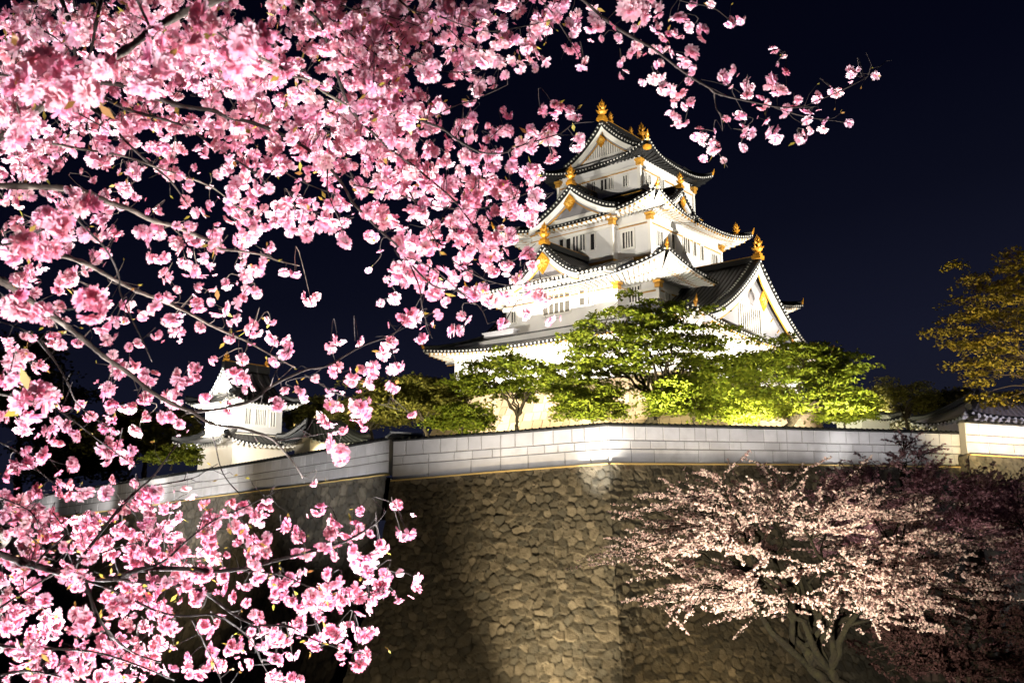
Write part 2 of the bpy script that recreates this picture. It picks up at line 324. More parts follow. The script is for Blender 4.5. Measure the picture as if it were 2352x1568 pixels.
def gable(root, c, n, zf, za, hw, inl, wall_drop=.3, crest=1.0, fin=2.6, wd=.9, panel='gable_panel', name='gable', slats=0, asym=1.0, roofm='roof_tile', ridge_gold=True, pane=False, dots=.5):
    """curved gable: c = point under the apex on the front plane, n = outward direction"""
    n = Vector((*n, 0)); t = Vector((-n.y, n.x, 0)); c = Vector((*c, 0)); H = za - zf
    def prof(q):
        r = abs(q); return zf + H * (.50 * (1 - r) + .50 * (1 - r) ** 2.0) + .05 * H * max(0, r - .8) * 5 * .5
    def pt(q, d, dz=0):                     # q -1..1 across, d = inward distance
        k = q * hw * (asym if q > 0 else 1); return c + t * k - n * d + Vector((0, 0, prof(q) + dz))
    N = 28; qs = [-1 + 2 * i / N for i in range(N + 1)]
    rt = MB(); ns = 10
    rt.grid(lambda s, u: pt(-1 + 2 * s, u * inl), N, ns, lambda s, u: (u * inl, s * hw * 2.4))
    rt.grid(lambda s, u: pt(-1 + 2 * s, u * inl, -.3), N, ns, lambda s, u: (u * inl, s * hw * 2.4))
    g = rt.build(name, roofm, root, True)
    rk = MB(); rk2 = MB(); bd = MB(); bl = MB(); bx = MB()
    wv = [math.sqrt(1 + ((prof(min(1, q + .02)) - prof(max(-1, q - .02))) / (.04 * hw)) ** 2) for q in qs]
    def band(m, d0, d1, u0, u1):            # strip following the profile, u = vertical offset range scaled by slope
        vs = []
        for q, k in zip(qs, wv): vs += [pt(q, d0, u0 * k), pt(q, d0, u1 * k), pt(q, d1, u0 * k), pt(q, d1, u1 * k)]
        fs = []
        for i in range(N):
            a, b = 4 * i, 4 * i + 4
            fs += [(a, b, b + 1, a + 1), (a + 2, a + 3, b + 3, b + 2), (a + 1, b + 1, b + 3, a + 3), (a, a + 2, b + 2, b)]
        m.add(vs, fs + [(0, 1, 3, 2), (4 * N, 4 * N + 2, 4 * N + 3, 4 * N + 1)])
    sc_ = min(1.0, hw / 6.5)
    band(rk, -.06, .75 * sc_ + .1, -.40 * sc_, .32 * sc_)        # dark tile rake
    band(rk2, .95 * sc_, 1.2 * sc_, .02, .42 * sc_)              # second raised tile course behind
    band(bd, .06, .30, -1.02 * sc_, -.405 * sc_)                 # white bargeboard
    band(bx, .30, .5, -1.20 * sc_, -1.025 * sc_)                  # inner moulding
    band(bl, .34, .47, -1.34 * sc_, -1.21 * sc_)                 # gold line
    dm = MB(); L = 0; prev = None; acc = 0
    for i in range(241):
        q = -1 + i / 120; p = pt(q, 0)
        if prev is not None:
            acc += (p - prev).length
            if acc > dots:
                acc = 0; up = Vector((0, 0, 1))
                dm.disc(pt(q, -.1, -.03), n, .12 * max(sc_, .7), .06); dm.disc(pt(q, .95 * sc_, .46 * sc_), n, .12 * max(sc_, .7), .12)
        prev = p
    rk.build('rake_tile', 'tile_dark', g); rk2.build('tile_course', 'tile_dark', g); bd.build('bargeboard', 'white_paint', g); bl.build('gold_moulding', 'gold_line', g); dm.build('rake_tile_border', 'tile_cap', g)
    bx.build('inner_moulding', 'gable_panel', g)
    gw = MB(); vs = []
    for q in qs: vs += [pt(q, wd, -.6 * sc_), Vector((*pt(q, wd).xy, min(zf - wall_drop, pt(q, wd).z - .7 * sc_)))]
    gw.add(vs, [(2 * i, 2 * i + 1, 2 * i + 3, 2 * i + 2) for i in range(N)])
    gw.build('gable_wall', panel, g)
    if slats:
        sl = MB()
        for i in range(slats):
            q = -.62 + 1.24 * (i + .5) / slats; zt = pt(q, 0).z - 1.25 * sc_; zb = zf + .25
            if zt > zb + .2: p = pt(q, wd - .08); sl.box((p.x, p.y, (zt + zb) / 2), (.16, .16, zt - zb))
        sl.build('slat_panel', 'white_paint', g)
    bm = MB(); p, q = pt(-.8, wd - .15), pt(.8, wd - .15); zb = zf + .12 - wall_drop * .3
    bm.beam((p.x, p.y, zb), (q.x, q.y, zb), .3, .5); bm.build('tie_beam', 'white_paint', g)
    if crest:
        cm = MB(); zc = zf + H * .44; o = c + n * .08; k = crest * 1.2
        dv = [o + t * x_ * k + Vector((0, 0, zc + y_ * k)) for x_, y_ in ((0, 1.15), (.62, .5), (.86, .1), (.45, -.5), (0, -1.05), (-.45, -.5), (-.86, .1), (-.62, .5))]
        cm.add(dv + [p + n * .16 for p in dv], [tuple(range(8)), tuple(range(15, 7, -1))] + [(i, (i + 1) % 8, 8 + (i + 1) % 8, 8 + i) for i in range(8)])
        cp = cm.build('crest', 'gold', g)
        rm = MB(); o2 = o + n * .2
        for i in range(9):
            a = i * 2 * math.pi / 9 + .3; dd = t * math.cos(a) + Vector((0, 0, math.sin(a)))
            rm.tube([o2 + Vector((0, 0, zc + .08 * k)) + dd * .12 * k, o2 + Vector((0, 0, zc + .08 * k)) + dd * .34 * k, o2 + Vector((0, 0, zc + .08 * k)) + dd * (.52 if i % 2 else .64) * k], [.05 * k, .09 * k, .03 * k], 5)
        rm.build('crest_relief', 'gold_pale', cp)
    rg = MB(); a, b = pt(0, -.1, .3), pt(0, inl, .3)
    rg.beam(a, b, .5, .7); rg.build('ridge', 'tile_dark', g)
    if ridge_gold: gm = MB(); gm.beam(a + Vector((0, 0, .42)), b + Vector((0, 0, .42)), .3, .14); gm.build('ridge_cap', 'gold_line', g)
    if fin: fm = MB(); finial(fm, pt(0, .25, .3), fin); fm.build('finial', 'gold', g, False)
    return g

def window(root, c, n, wd, h, bars=3, back='opening_shade', fr=.14):
    """flat back plate, white frame and upright bars; c is on the wall plane"""
    n = Vector((*n, 0)); t = Vector((-n.y, n.x, 0)); c = Vector(c); z = Vector((0, 0, 1))
    m = MB(); m.box(c + n * .02, (wd, h, .05), (t, z, n)); wn = m.build('window', back, root)
    f = MB()
    for s in (-1, 1):
        f.box(c + n * .08 + t * s * (wd / 2 + fr / 2), (fr, h + 2 * fr, .2), (t, z, n)); f.box(c + n * .08 + z * s * (h / 2 + fr / 2), (wd, fr, .2), (t, z, n))
    f.build('frame', 'white_paint', wn)
    if bars:
        b = MB()
        for i in range(bars): b.box(c + n * .09 + t * (wd * ((i + 1) / (bars + 1) - .5)), (min(.16, wd / bars * .38), h, .1), (t, z, n))
        b.build('bar_grille', 'white_paint', wn)
    return wn
def onface(u, v, axis, val):               # sight line -> local (x,y,z) of the keep on the plane x=val or y=val
    d = ray(u, v); nn = KB if axis == 'x' else KA
    tt = (val + KC @ nn) / (d[:2] @ nn); p = EYE + d * tt; q = p[:2] - KC
    return (q @ KB, q @ KA, p[2])
# ------------------------------------------------------------------ the keep
keep = prop(empty('castle_keep', (KC[0], KC[1], 0), R(KANG)), 'tall white castle keep with stacked dark tiled roofs and gold finials, behind the green trees', 'castle')
ZG = 5.6
# battered stone base with real coursed blocks
def block_face(m, p0, p1, q0, q1, rows, wlo, whi, rng, gap=.03, out=.06, nrm=(0, 0, 0)):
    """irregular coursed blocks on the quad p0-p1 (bottom) q0-q1 (top)"""
    p0, p1, q0, q1, nr = [Vector(a) for a in (p0, p1, q0, q1, nrm)]; L = ((p1 - p0).length + (q1 - q0).length) / 2
    tot = sum(rows); z0 = 0; H = (q0 - p0).length
    def at(s, t): return p0.lerp(p1, s).lerp(q0.lerp(q1, s), t)
    for rh in rows:
        t0, t1 = z0 / tot, (z0 + rh) / tot; z0 += rh; s = 0
        while s < 1:
            w_ = rng.uniform(wlo, whi) * (1.0 if rh > .3 * tot / len(rows) * 3 else .8) / L
            s1 = min(1, s + w_)
            if 1 - s1 < wlo * .4 / L: s1 = 1
            a, b = s + gap / L / 2, s1 - gap / L / 2; c, d = t0 + gap / H / 2, t1 - gap / H / 2; o = nr * (out * rng.uniform(.75, 1.15)); k = .02
            e = min(.03, .2 * (b - a) * L) / L; f2 = .03 / H
            vs = [at(a, c), at(b, c), at(b, d), at(a, d), at(a + e, c + f2) + o, at(b - e, c + f2) + o, at(b - e, d - f2) + o, at(a + e, d - f2) + o]
            m.add(vs, [(4, 5, 6, 7), (0, 1, 5, 4), (1, 2, 6, 5), (2, 3, 7, 6), (3, 0, 4, 7)]); s = s1
sb = MB(); rr = random.Random(3)
bx0, by0, tx0, ty0 = 22, 22.5, 16.9, 17.4
B_ = [(-bx0, -by0, ZG - 1), (bx0, -by0, ZG - 1), (bx0, by0, ZG - 1), (-bx0, by0, ZG - 1)]; T_ = [(-tx0, -ty0, 18.4), (tx0, -ty0, 18.4), (tx0, ty0, 18.4), (-tx0, ty0, 18.4)]
sb.add(B_ + T_, [(i, (i + 1) % 4, 4 + (i + 1) % 4, 4 + i) for i in range(4)] + [(4, 5, 6, 7)])
for i, nr in ((0, (0, -1, .3)), (3, (-1, 0, .3))):
    j = (i + 1) % 4; block_face(sb, B_[i], B_[j], T_[i], T_[j], [1.0] * 13, .9, 2.2, rr, .06, .12, nr)
sbo = sb.build('stone_base', 'base_stone', keep)
a_ = sbo.data.color_attributes.new('tint', 'FLOAT_COLOR', 'POINT')
cc = np.ones((len(sb.v), 4)); k_ = np.repeat(RNG.uniform(.6, 1.15, (len(sb.v) + 7) // 8), 8)[:len(sb.v)]; cc[:, :3] = k_[:, None]; a_.data.foreach_set('color', cc.astype(np.float32).ravel())
# storeys: (half x, half y, z0, z1)
def storey(x0, x1, y0, y1, z0, z1, mat_='plaster'):
    m = MB(); m.bb(x0, x1, y0, y1, z0, z1); return m.build('wall', mat_, keep)
S4 = (-16.5, 16.5, -17, 17); S3 = (-10.6, 10.6, -11, 11); S2 = (-9.2, 9.2, -9.2, 9.2); S1 = (-6.9, 6.9, -6.5, 6.5)
storey(*S4, 18.4, 25.4); storey(*S3, 25, 32); storey(*S2, 33, 42); storey(*S1, 42.3, 50)
storey(-13.4, -10.4, -6.9, 10.6, 25.3, 31.8)                     # projecting bay under the lower front gable
storey(-10.4, -9.0, -4.4, 8.6, 33.2, 41.2)                       # shallow bay on the third storey
# mouldings
gm = wm = None
def ring(m, r, z, o, h):
    x0, x1, y0, y1 = r; m.bb(x0 - o, x1 + o, y0 - o, y0 - .003, z, z + h); m.bb(x0 - o, x1 + o, y1 + .003, y1 + o, z, z + h); m.bb(x0 - o, x0 - .003, y0 - .002, y1 + .002, z, z + h); m.bb(x1 + .003, x1 + o, y0 - .002, y1 + .002, z, z + h)
BAY3 = (-13.4, -10.4, -6.9, 10.6); BAY2 = (-10.4, -9, -4.4, 8.6)
for r_, z_, o_, h_, kd in ((S2, 34.3, .45, .35, 'g'), (S2, 34.75, .3, .22, 'w'), (S3, 29.6, .1, .12, 'g'), (S3, 29.75, .3, .3, 'w'), (S2, 38.9, .1, .12, 'g'), (S2, 39.05, .28, .3, 'w'), (BAY2, 34.45, .3, .3, 'g'), (BAY2, 38.9, .3, .45, 'w'), (BAY2, 39.4, .12, .14, 'g'), (BAY3, 29.6, .35, .45, 'w'), (BAY3, 30.1, .15, .14, 'g'), (S1, 47.6, .3, .3, 'w'), (S1, 47.45, .12, .1, 'g')):
    m = MB(); ring(m, r_, z_, o_, h_); m.build('gold_moulding' if kd == 'g' else 'white_moulding', 'gold_line' if kd == 'g' else 'white_paint', keep)
for (x_, y_) in ((-9.25, -9.25), (-10.45, -4.45), (-10.65, -11.05), (-13.45, -6.95), (-6.95, -6.55), (-6.95, 6.55), (9.25, -9.25), (6.95, -6.55)):
    z1 = {9.25: 39.9, 10.45: 39.9, 10.65: 30.6, 13.45: 30.5, 6.95: 48.4}[abs(x_)]
    m = MB(); m.box((x_ - .1, y_ - .1, z1 - .4), (.75, .75, .5)); m.box((x_ - .12, y_ - .12, z1 + .05), (1.0, 1.0, .3)); br_ = m.build('bracket', 'gold_line', keep)
    m = MB(); m.box((x_, y_, z1 - 3.4), (.42, .42, 5.6)); m.build('corner_post', 'white_paint', br_)
# roofs from the bottom up
skirt_roof(keep, (-18.6, 18.4), (-20.2, 20.3), 23.75, 1.25, (-10.6, 10.6, -11, 11), 28.3, S4, dot=.62)
skirt_roof(keep, (-17.4, 18.6), (-16.3, 13.6), 30.75, 1.6, (-9.2, 9.2, -9.2, 9.2), 34.2, S3, dot=.62)
skirt_roof(keep, (-12.6, 12.1), (-12.4, 13.1), 40.2, 1.6, (-6.9, 6.9, -6.5, 6.5), 43.1, S2, dot=.58)
skirt_roof(keep, (-8.4, 8.2), (-8.7, 8.9), 48.85, 1.5, (-5.3, 5.3, -6.1, 6.1), 51.1, S1, dot=.5, th=.45, sof_mat='tile_dark', gold=False)
# bay roof at the front of the second roof
br, be, bdm, bs = MB(), MB(), MB(), MB()
for_y0, for_y1 = -9.3, 9.5
br.grid(lambda s, t: (-19.4 + t * 6.6, for_y0 + s * (for_y1 - for_y0), 30.95 + 2.7 * (.72 * t + .28 * t * t)), 20, 4, lambda s, t: (s * 18.8, t * 6))
bs.grid(lambda s, t: (-19.35 + t * 5.9, for_y0 + s * (for_y1 - for_y0), 30.6 + .6 * t), 10, 2)
for s_ in (for_y0, for_y1): bs.add([(-19.3, s_, 30.6), (-13.2, s_, 31.2), (-13.2, s_, 33.3), (-19.3, s_, 30.93)], [(0, 1, 2, 3)])
be.bb(-19.44, -19.36, for_y0, for_y1, 30.62, 30.97)
for i in range(31):
    y_ = for_y0 + (for_y1 - for_y0) * i / 30; bdm.disc((-19.47, y_, 30.82), (1, 0, 0), .19, .06)
for i in range(8): bdm.disc((-19.3 + i * .7, for_y0 - .04, 30.85 + i * .24), (0, 1, 0), .17, .06)
bro = br.build('bay_roof', 'roof_tile', keep, True); be.build('eave_edge', 'tile_dark', bro); bdm.build('eave_tile', 'tile_cap', bro); bs.build('soffit', 'white_paint', bro)
rfm = MB()
for i in range(1, 26):
    y_ = for_y0 + (for_y1 - for_y0) * i / 26; rfm.beam((-19.2, y_, 30.5), (-13.4, y_, 31.05), .18, .2)
rfm.build('rafter_slat', 'white_paint', bro)
# gables
gable(keep, (-12.75, .4), (-1, 0), 40.75, 44.9, 6.9, 6.5, crest=.9, fin=2.8)
gable(keep, (-19.6, -.5), (-1, 0), 31.1, 35.1, 4.9, 10.6, crest=1.05, fin=2.9)
gable(keep, (-5.6, -11.9), (0, -1), 40.6, 43.5, 4.2, 5.6, crest=.55, fin=2.2)
gable(keep, (-2.4, -20.4), (0, -1), 24.3, 33.3, 14.2, 11.4, crest=.95, fin=3.2, wd=1.3)
gable(keep, (-1.2, 20.4), (0, 1), 24.3, 33.6, 13.6, 11.4, crest=.95, fin=3.2, wd=1.3)
gable(keep, (2.5, 13.4), (0, 1), 40.6, 43.5, 4.2, 7, crest=.55, fin=2.2)
# lattice under the big right gable and the top gable
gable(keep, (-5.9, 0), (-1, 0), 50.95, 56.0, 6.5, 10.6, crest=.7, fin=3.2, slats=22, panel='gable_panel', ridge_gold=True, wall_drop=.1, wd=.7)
for p_, h_ in (((4.4, 0, 56.6), 3.0), ((-3.6, 0, 56.8), 1.6), ((1.6, 0, 56.7), 1.3)): fm = MB(); finial(fm, p_, h_); fm.build('finial', 'gold', keep)
fm = MB()
fm.lathe((-8.6, -8.8, 48.8), [(.1, 0), (.55, .2), (.6, .5), (.2, .8)], 8); fm.build('corner_ornament', 'gold', keep)
fm = MB(); finial(fm, (9.6, -11.6, 41.0), 2.2); fm.build('corner_finial', 'gold', keep)
# balcony round the top storey
bk, bg_, bl_ = MB(), MB(), MB()
ring(bk, S1, 43.55, .95, .28); ring(bg_, S1, 43.2, .7, .34); ring(bk, S1, 44.15, .9, .1); ring(bl_, S1, 43.84, .98, .1)
ring(bg_, S1, 42.75, .3, .42)
bko = bk.build('balcony', 'tile_dark', keep); bg_.build('brown_band', 'brown_wood', bko); bl_.build('gold_rail', 'gold_line', bko)
# windows placed on the wall planes
def kw(u, v, ax, val, wd, h, bars, back='opening_shade', fr=.14): window(keep, onface(u, v, ax, val), (-1, 0) if ax == 'x' else (0, -1), wd, h, bars, back, fr)
kw(1279, 697, 'x', -13.4, 4.2, 2.6, 4, 'shutter', .2); kw(1338, 684, 'x', -13.4, .75, 1.9, 0, 'shutter', .16); kw(1357, 680, 'x', -13.4, .8, 2.1, 2, fr=.16); kw(1181, 728, 'x', -13.4, .7, 1.5, 1)
kw(1458, 676, 'x', -10.6, 1.6, 1.9, 3); kw(1443, 551, 'x', -9.2, 1.5, 2.1, 3, fr=.3)
for u, v, q in ((1291, 567, .62), (1307, 566, .7), (1323, 561, .85), (1339, 557, .75), (1362, 556, .62)): kw(u, v, 'x', -10.4, q, 2.1, 1 if q > .7 else 0)
for u, v, q in ((1364, 430, .5), (1388, 425, 1.0), (1404, 422, .55), (1437, 416, .6)): kw(u, v, 'x', -6.9, q, 1.5, 1)
for u, v, q in ((1487, 411, 1.1), (1519, 424, .8), (1551, 438, .8)): kw(u, v, 'y', -6.5, q, 1.4, 2)
for u, v, q in ((1514, 549, 1.3), (1545, 556, .8), (1575, 563, 1.5), (1594, 572, .6), (1611, 582, .6), (1640, 601, 1.5)): kw(u, v, 'y', -9.2, q, 2.0, 2 if q > 1 else 0, 'opening_shade' if q > 1 else 'shutter')
kw(1533, 690, 'y', -11, 1.2, 1.8, 2); kw(1560, 705, 'y', -11, .8, 1.7, 1)
# barred window and vents in the big right gable
gp = onface(1722, 735, 'y', -19.08); window(keep, gp, (0, -1), 5.6, 3.4, 9, 'opening_shade', .2)
vm = MB()
for i in range(5):
    q = .25 + i * .12; xx = -2.4 + q * 14.2; zz = 24.3 + 9 * (.5 * (1 - q) + .5 * (1 - q) ** 2) - 1.9; vm.box((xx, -19.15, zz), (.75, .1, .09), ((.8, 0, .6), (0, 1, 0), (-.6, 0, .8)))
vm.build('gold_vent', 'gold_line', keep)
# raised ridge box lying on the lowest roof, left of the lattice window
rbm = MB(); p = onface(1150, 770, 'x', -16.2); rbm.box((p[0], p[1], p[2] + .1), (.9, 5.0, .5)); rbm.box((p[0], p[1], p[2] + .45), (1.2, 5.4, .14)); rbm.build('roof_ridge_box', 'gable_panel', keep)

# ------------------------------------------------------------------ corner turret on the left wall
TC = P(558, 1000, 92)[:2]
tur = prop(empty('corner_turret', (TC[0], TC[1], 0), R(47)), 'small two tiered white turret with gold ridge ornaments, seen through the blossom', 'turret')
def tl(x, y, z): return (x, y, z)
def tm(x0, x1, y0, y1, z0, z1, mm): m = MB(); m.bb(x0, x1, y0, y1, z0, z1); return m.build('wall', mm, tur)
TZ = 1.6 + (1212 - 1060) / F * 90
tm(-2.9, 2.9, -3.1, 3.1, TZ - 4, TZ + 2.4, 'plaster_cream'); tm(-2.55, 2.55, -2.75, 2.75, TZ + 2, TZ + 5.9, 'plaster')
skirt_roof(tur, (-4.4, 4.4), (-4.6, 4.6), TZ + 1.45, .5, (-2.55, 2.55, -2.75, 2.75), TZ + 2.55, (-2.9, 2.9, -3.1, 3.1), dot=.4, raf=.5, gold=False, th=.24, tips=0)
skirt_roof(tur, (-3.7, 3.7), (-3.9, 3.9), TZ + 5.35, .5, (-2.3, 2.3, -2.7, 2.7), TZ + 6.3, (-2.55, 2.55, -2.75, 2.75), dot=.36, raf=.45, gold=False, th=.24, tips=0)
gable(tur, (-2.5, 0), (-1, 0), TZ + 6.1, TZ + 8.9, 2.95, 5.0, crest=0, fin=1.4, panel='plaster', wd=.35, wall_drop=.1, dots=.36)
fm = MB(); finial(fm, (2.2, 0, TZ + 9.1), 1.2); fm.box((-.1, 0, TZ + 9.3), (4.6, .25, .16)); fm.build('ridge_finial', 'gold', tur)
window(tur, (-2.55, .5, TZ + 3.9), (-1, 0), 1.25, 1.35, 6, 'shutter', .08); window(tur, (-2.55, -1.5, TZ + 4.1), (-1, 0), .4, .9, 2, 'shutter', .06); window(tur, (-2.55, 2.0, TZ + 3.6), (-1, 0), .4, .8, 2, 'shutter', .06)
window(tur, (.1, -2.75, TZ + 4.1), (0, -1), 1.15, 1.5, 5, 'opening_shade', .14); window(tur, (-1.3, -2.75, TZ + 4.1), (0, -1), .55, 1.5, 2, 'opening_shade', .14); window(tur, (1.45, -2.75, TZ + 4.0), (0, -1), .5, 1.4, 1, 'opening_shade', .1)
gm = MB(); ring(gm, (-2.55, 2.55, -2.75, 2.75), TZ + 5.0, .14, .14); gm.build('cream_moulding', 'plaster_cream', tur)

# ------------------------------------------------------------------ perimeter wall and stone rampart
TOPB = {'l': [(-160, 1188, 1214, 118), (60, 1144, 1194, 103), (300, 1106, 1166, 90), (500, 1076, 1138, 80), (700, 1043, 1113, 71.5), (893, 1008, 1088, 64)],
        'm': [(901, 1012, 1102, 62.4), (1150, 996, 1081, 60.1), (1398, 976, 1063, 58.0), (1810, 985, 1065, 63), (2222, 996, 1071, 68)],
        'r': [(2222, 969, 1042, 66.8), (2420, 981, 1053, 68), (2800, 1000, 1070, 70)]}
LAB = {'l': ('white block wall stepping down behind the pink blossom below the turret', 'long grey stone rampart receding under the white wall below the turret'),
       'm': ('long white block wall bending at a bright corner in front of the green maples', 'tall battered stone rampart with a warm lit corner edge'),
       'r': ('short white block wall with a lilac tint below the gatehouse roof', 'shadowed grey rampart below the gatehouse wall')}
def poly_norms(pts):
    out = []
    for i, p in enumerate(pts):
        a = pts[max(i - 1, 0)]; b = pts[min(i + 1, len(pts) - 1)]
        n1 = None; ns = []
        for q0, q1 in ((pts[max(i - 1, 0)], p), (p, b)):
            d = np.array(q1) - np.array(q0); l = np.linalg.norm(d)
            if l > 1e-6: d /= l; ns.append(np.array([d[1], -d[0]]))
        n = sum(ns); n /= np.linalg.norm(n); n /= max(.5, n @ ns[0]); out.append(n)
    return out
def vnoise(x, y, seed):
    xi, yi = np.floor(x).astype(int), np.floor(y).astype(int); fx, fy = x - xi, y - yi; fx = fx * fx * (3 - 2 * fx); fy = fy * fy * (3 - 2 * fy)
    def h(a, b): return np.modf(np.abs(np.sin(a * 127.1 + b * 311.7 + seed * 74.7) * 43758.5453))[0]
    return (h(xi, yi) * (1 - fx) + h(xi + 1, yi) * fx) * (1 - fy) + (h(xi, yi + 1) * (1 - fx) + h(xi + 1, yi + 1) * fx) * fy
def stones(x, y, seed, sx_=.66, sy_=.52):
    """height and tint of an irregular dry stone wall"""
    xw = x + .55 * (vnoise(x * .45, y * .45, seed + 21) - .5) + .30 * (vnoise(x * 1.1, y * 1.1, seed) - .5) + .10 * (vnoise(x * 4, y * 4, seed + 5) - .5); yw = y + .40 * (vnoise(x * .45 + 4, y * .45, seed + 22) - .5) + .26 * (vnoise(x * 1.1 + 9, y * 1.1, seed + 1) - .5) + .10 * (vnoise(x * 4, y * 4, seed + 6) - .5)
    big = vnoise(x * .25, y * .25, seed + 11); gx, gy = xw / sx_, yw / sy_
    iy = np.floor(gy).astype(int); ix = np.floor(gx).astype(int)
    d1 = np.full(x.shape, 9.); d2 = np.full(x.shape, 9.); cid = np.zeros(x.shape)
    ox = np.zeros(x.shape); oy = np.zeros(x.shape)
    def h(a, b, k): return np.modf(np.abs(np.sin(a * 127.1 + b * 311.7 + k * 51.3 + seed * 13.7) * 43758.5453))[0]
    for dj in (-2, -1, 0, 1, 2):
        for di in (-2, -1, 0, 1, 2):
            cx_, cy_ = ix + di, iy + dj
            px_, py_ = cx_ + .15 + .7 * h(cx_, cy_, 1) + .5 * (cy_ % 2), cy_ + .2 + .6 * h(cx_, cy_, 2)
            d = np.hypot((gx - px_) * (sx_ / sy_) ** .3, gy - py_) - .28 * h(cx_, cy_, 3)
            m = d < d1; d2 = np.where(m, d1, np.minimum(d2, d)); d1n = np.where(m, d, d1); cid = np.where(m, h(cx_, cy_, 4), cid); ox = np.where(m, gx - px_, ox); oy = np.where(m, gy - py_, oy); d1 = d1n
    e = np.clip((d2 - d1) / .13, 0, 1); dome = 1 - (1 - e) ** 2.2
    c2 = np.modf(cid * 57.31)[0]; c3 = np.modf(cid * 91.7)[0]
    hgt = .085 * dome + .045 * (c2 - .5) * dome + dome * (.10 * (c3 - .5) * ox + .20 * (c2 - .45) * oy) + .025 * (vnoise(x * 5, y * 5, seed + 2) - .5)
    tint = (.50 + .75 * cid ** 2 + .35 * (vnoise(x * 3.1, y * 3.1, seed + 9) - .5)) * (.26 + .74 * np.clip((d2 - d1) / .15 - .1, 0, 1))
    tint = tint * (.8 + .35 * vnoise(x * .35, y * .3, seed + 8))
    return hgt, tint, cid
ZB = -13.0
def batter(h): return .10 * h + .0155 * h * h
wall_pts = {}
for key, rows in TOPB.items():
    base = [P(u, vb, Y) for u, vt, vb, Y in rows]; tops = [P(u, vt, Y)[2] for u, vt, vb, Y in rows]
    xy = [tuple(b[:2]) for b in base]; nm = poly_norms(xy); wall_pts[key] = (base, tops, nm)
    wl = prop(empty('block_wall', (0, 0, 0)), LAB[key][0], 'wall', 'block wall around the castle')
    body, blk, cop, tr = MB(), MB(), MB(), MB(); rr = random.Random(hash(key) % 97 if False else len(rows)); th = .7
    for i in range(len(rows) - 1):
        b0, b1 = Vector(base[i]), Vector(base[i + 1]); t0, t1 = Vector((*xy[i], tops[i])), Vector((*xy[i + 1], tops[i + 1]))
        n0, n1 = Vector((*nm[i], 0)), Vector((*nm[i + 1], 0))
        vs = []
        for b, t, n in ((b0, t0, n0), (b1, t1, n1)): vs += [b, t, t - n * th, b - n * th]
        body.add(vs, [(0, 4, 5, 1), (1, 5, 6, 2), (2, 6, 7, 3), (3, 7, 4, 0), (0, 1, 2, 3), (4, 7, 6, 5)])
        d = (b1 - b0); fn = Vector((d.y, -d.x, 0)).normalized(); up = Vector((0, 0, .02))
        block_face(blk, b0 + up, b1 + up, b0.lerp(t0, .995), b1.lerp(t1, .995), [.38], 1.4, 3.4, rr, .03, .05, fn) if False else None
        H0, H1 = (t0 - b0), (t1 - b1)
        for f0, f1, wl_, wh_ in ((.01, .375, 1.2, 3.4), (.385, .605, .7, 1.9), (.615, .99, .78, 1.35)):
            block_face(blk, b0 + H0 * f0, b1 + H1 * f0, b0 + H0 * f1, b1 + H1 * f1, [1], wl_, wh_, rr, .035, .05, fn)
        # coping: a low double pitch of dark tiles with an overhang
        prof = [(.22, -.06), (.24, .05), (-.1, .26), (-.35, .34), (-.6, .26), (-.95, .05), (-.93, -.06)]
        vs = []
        for t, n in ((t0, n0), (t1, n1)): vs += [t + n * o + Vector((0, 0, z_ * .62)) for o, z_ in prof]
        k = len(prof); cop.add(vs, [(j, (j + 1) % k, k + (j + 1) % k, k + j) for j in range(k)] + [tuple(range(k)), tuple(range(2 * k - 1, k - 1, -1))])
        tr.beam(b0 + fn * .12 + Vector((0, 0, -.06)), b1 + fn * .12 + Vector((0, 0, -.06)), .42, .09)
        L_ = d.length; nr_ = int(L_ / .45)
        for j in range(nr_):
            q = t0.lerp(t1, (j + .5) / nr_); cop.tube([q + fn * .26 + Vector((0, 0, .05)), q - fn * .1 + Vector((0, 0, .19))], .05, 5)
    body.build('wall_core', 'wall_joint', wl); blk.build('wall_brick', 'wall_block', wl); cop.build('coping', 'coping', wl); tr.build('base_trim', 'ochre_trim', wl)
    # rampart below
    res = .066 if key == 'm' else .12
    V, FQ, TI = [], [], []; off = 0; sx0 = 0
    segs = []
    if key in 'mr': n0 = nm[0]; q = np.array(base[0][:2]) ; segs.append((np.array([*(q - n0 * 3.2), base[0][2]]), base[0], n0 * .2 + np.array([-.45, .1]) * 1.0 if key == 'm' else np.array([-1., .2]), None))
    for i in range(len(rows) - 1): segs.append((base[i], base[i + 1], nm[i], nm[i + 1]))
    cornerdir = None
    for si, (a, b, na, nb) in enumerate(segs):
        if nb is None:                     # end return
            cd = nm[0] + na / np.linalg.norm(na) * .3; na_ = na / np.linalg.norm(na); nb_ = cd; cornerdir = cd
        else: na_, nb_ = (cornerdir if (cornerdir is not None and si == 1) else na), nb
        if key == 'r' and si == 0: na_, nb_ = na_ * .05, np.array([-.35, -1.])
        L = np.linalg.norm(np.array(b[:2]) - np.array(a[:2])); Hh = max(a[2], b[2]) - ZB
        ns, nh = max(4, int(L / res)), int(Hh / (res * 1.05))
        s, t = np.meshgrid(np.linspace(0, 1, ns + 1), np.linspace(0, 1, nh + 1)); pa, pb = np.array(a), np.array(b)
        ztop = pa[2] * (1 - s) + pb[2] * s - .1; hh = t * (ztop - ZB)
        nn = na_[None, None, :] * (1 - s)[..., None] + nb_[None, None, :] * s[..., None]
        of = batter(hh) + .12
        bx = (pa[:2][None, None] * (1 - s)[..., None] + pb[:2][None, None] * s[..., None]) + nn * of[..., None]
        hg, ti, cid = stones(sx0 + s * L, hh + 30, 3 if key == 'm' else (8 if key == 'l' else 12), *((.54, .44) if key != 'l' else (.95, .72)))
        fnv = nn / np.linalg.norm(nn, axis=-1)[..., None]
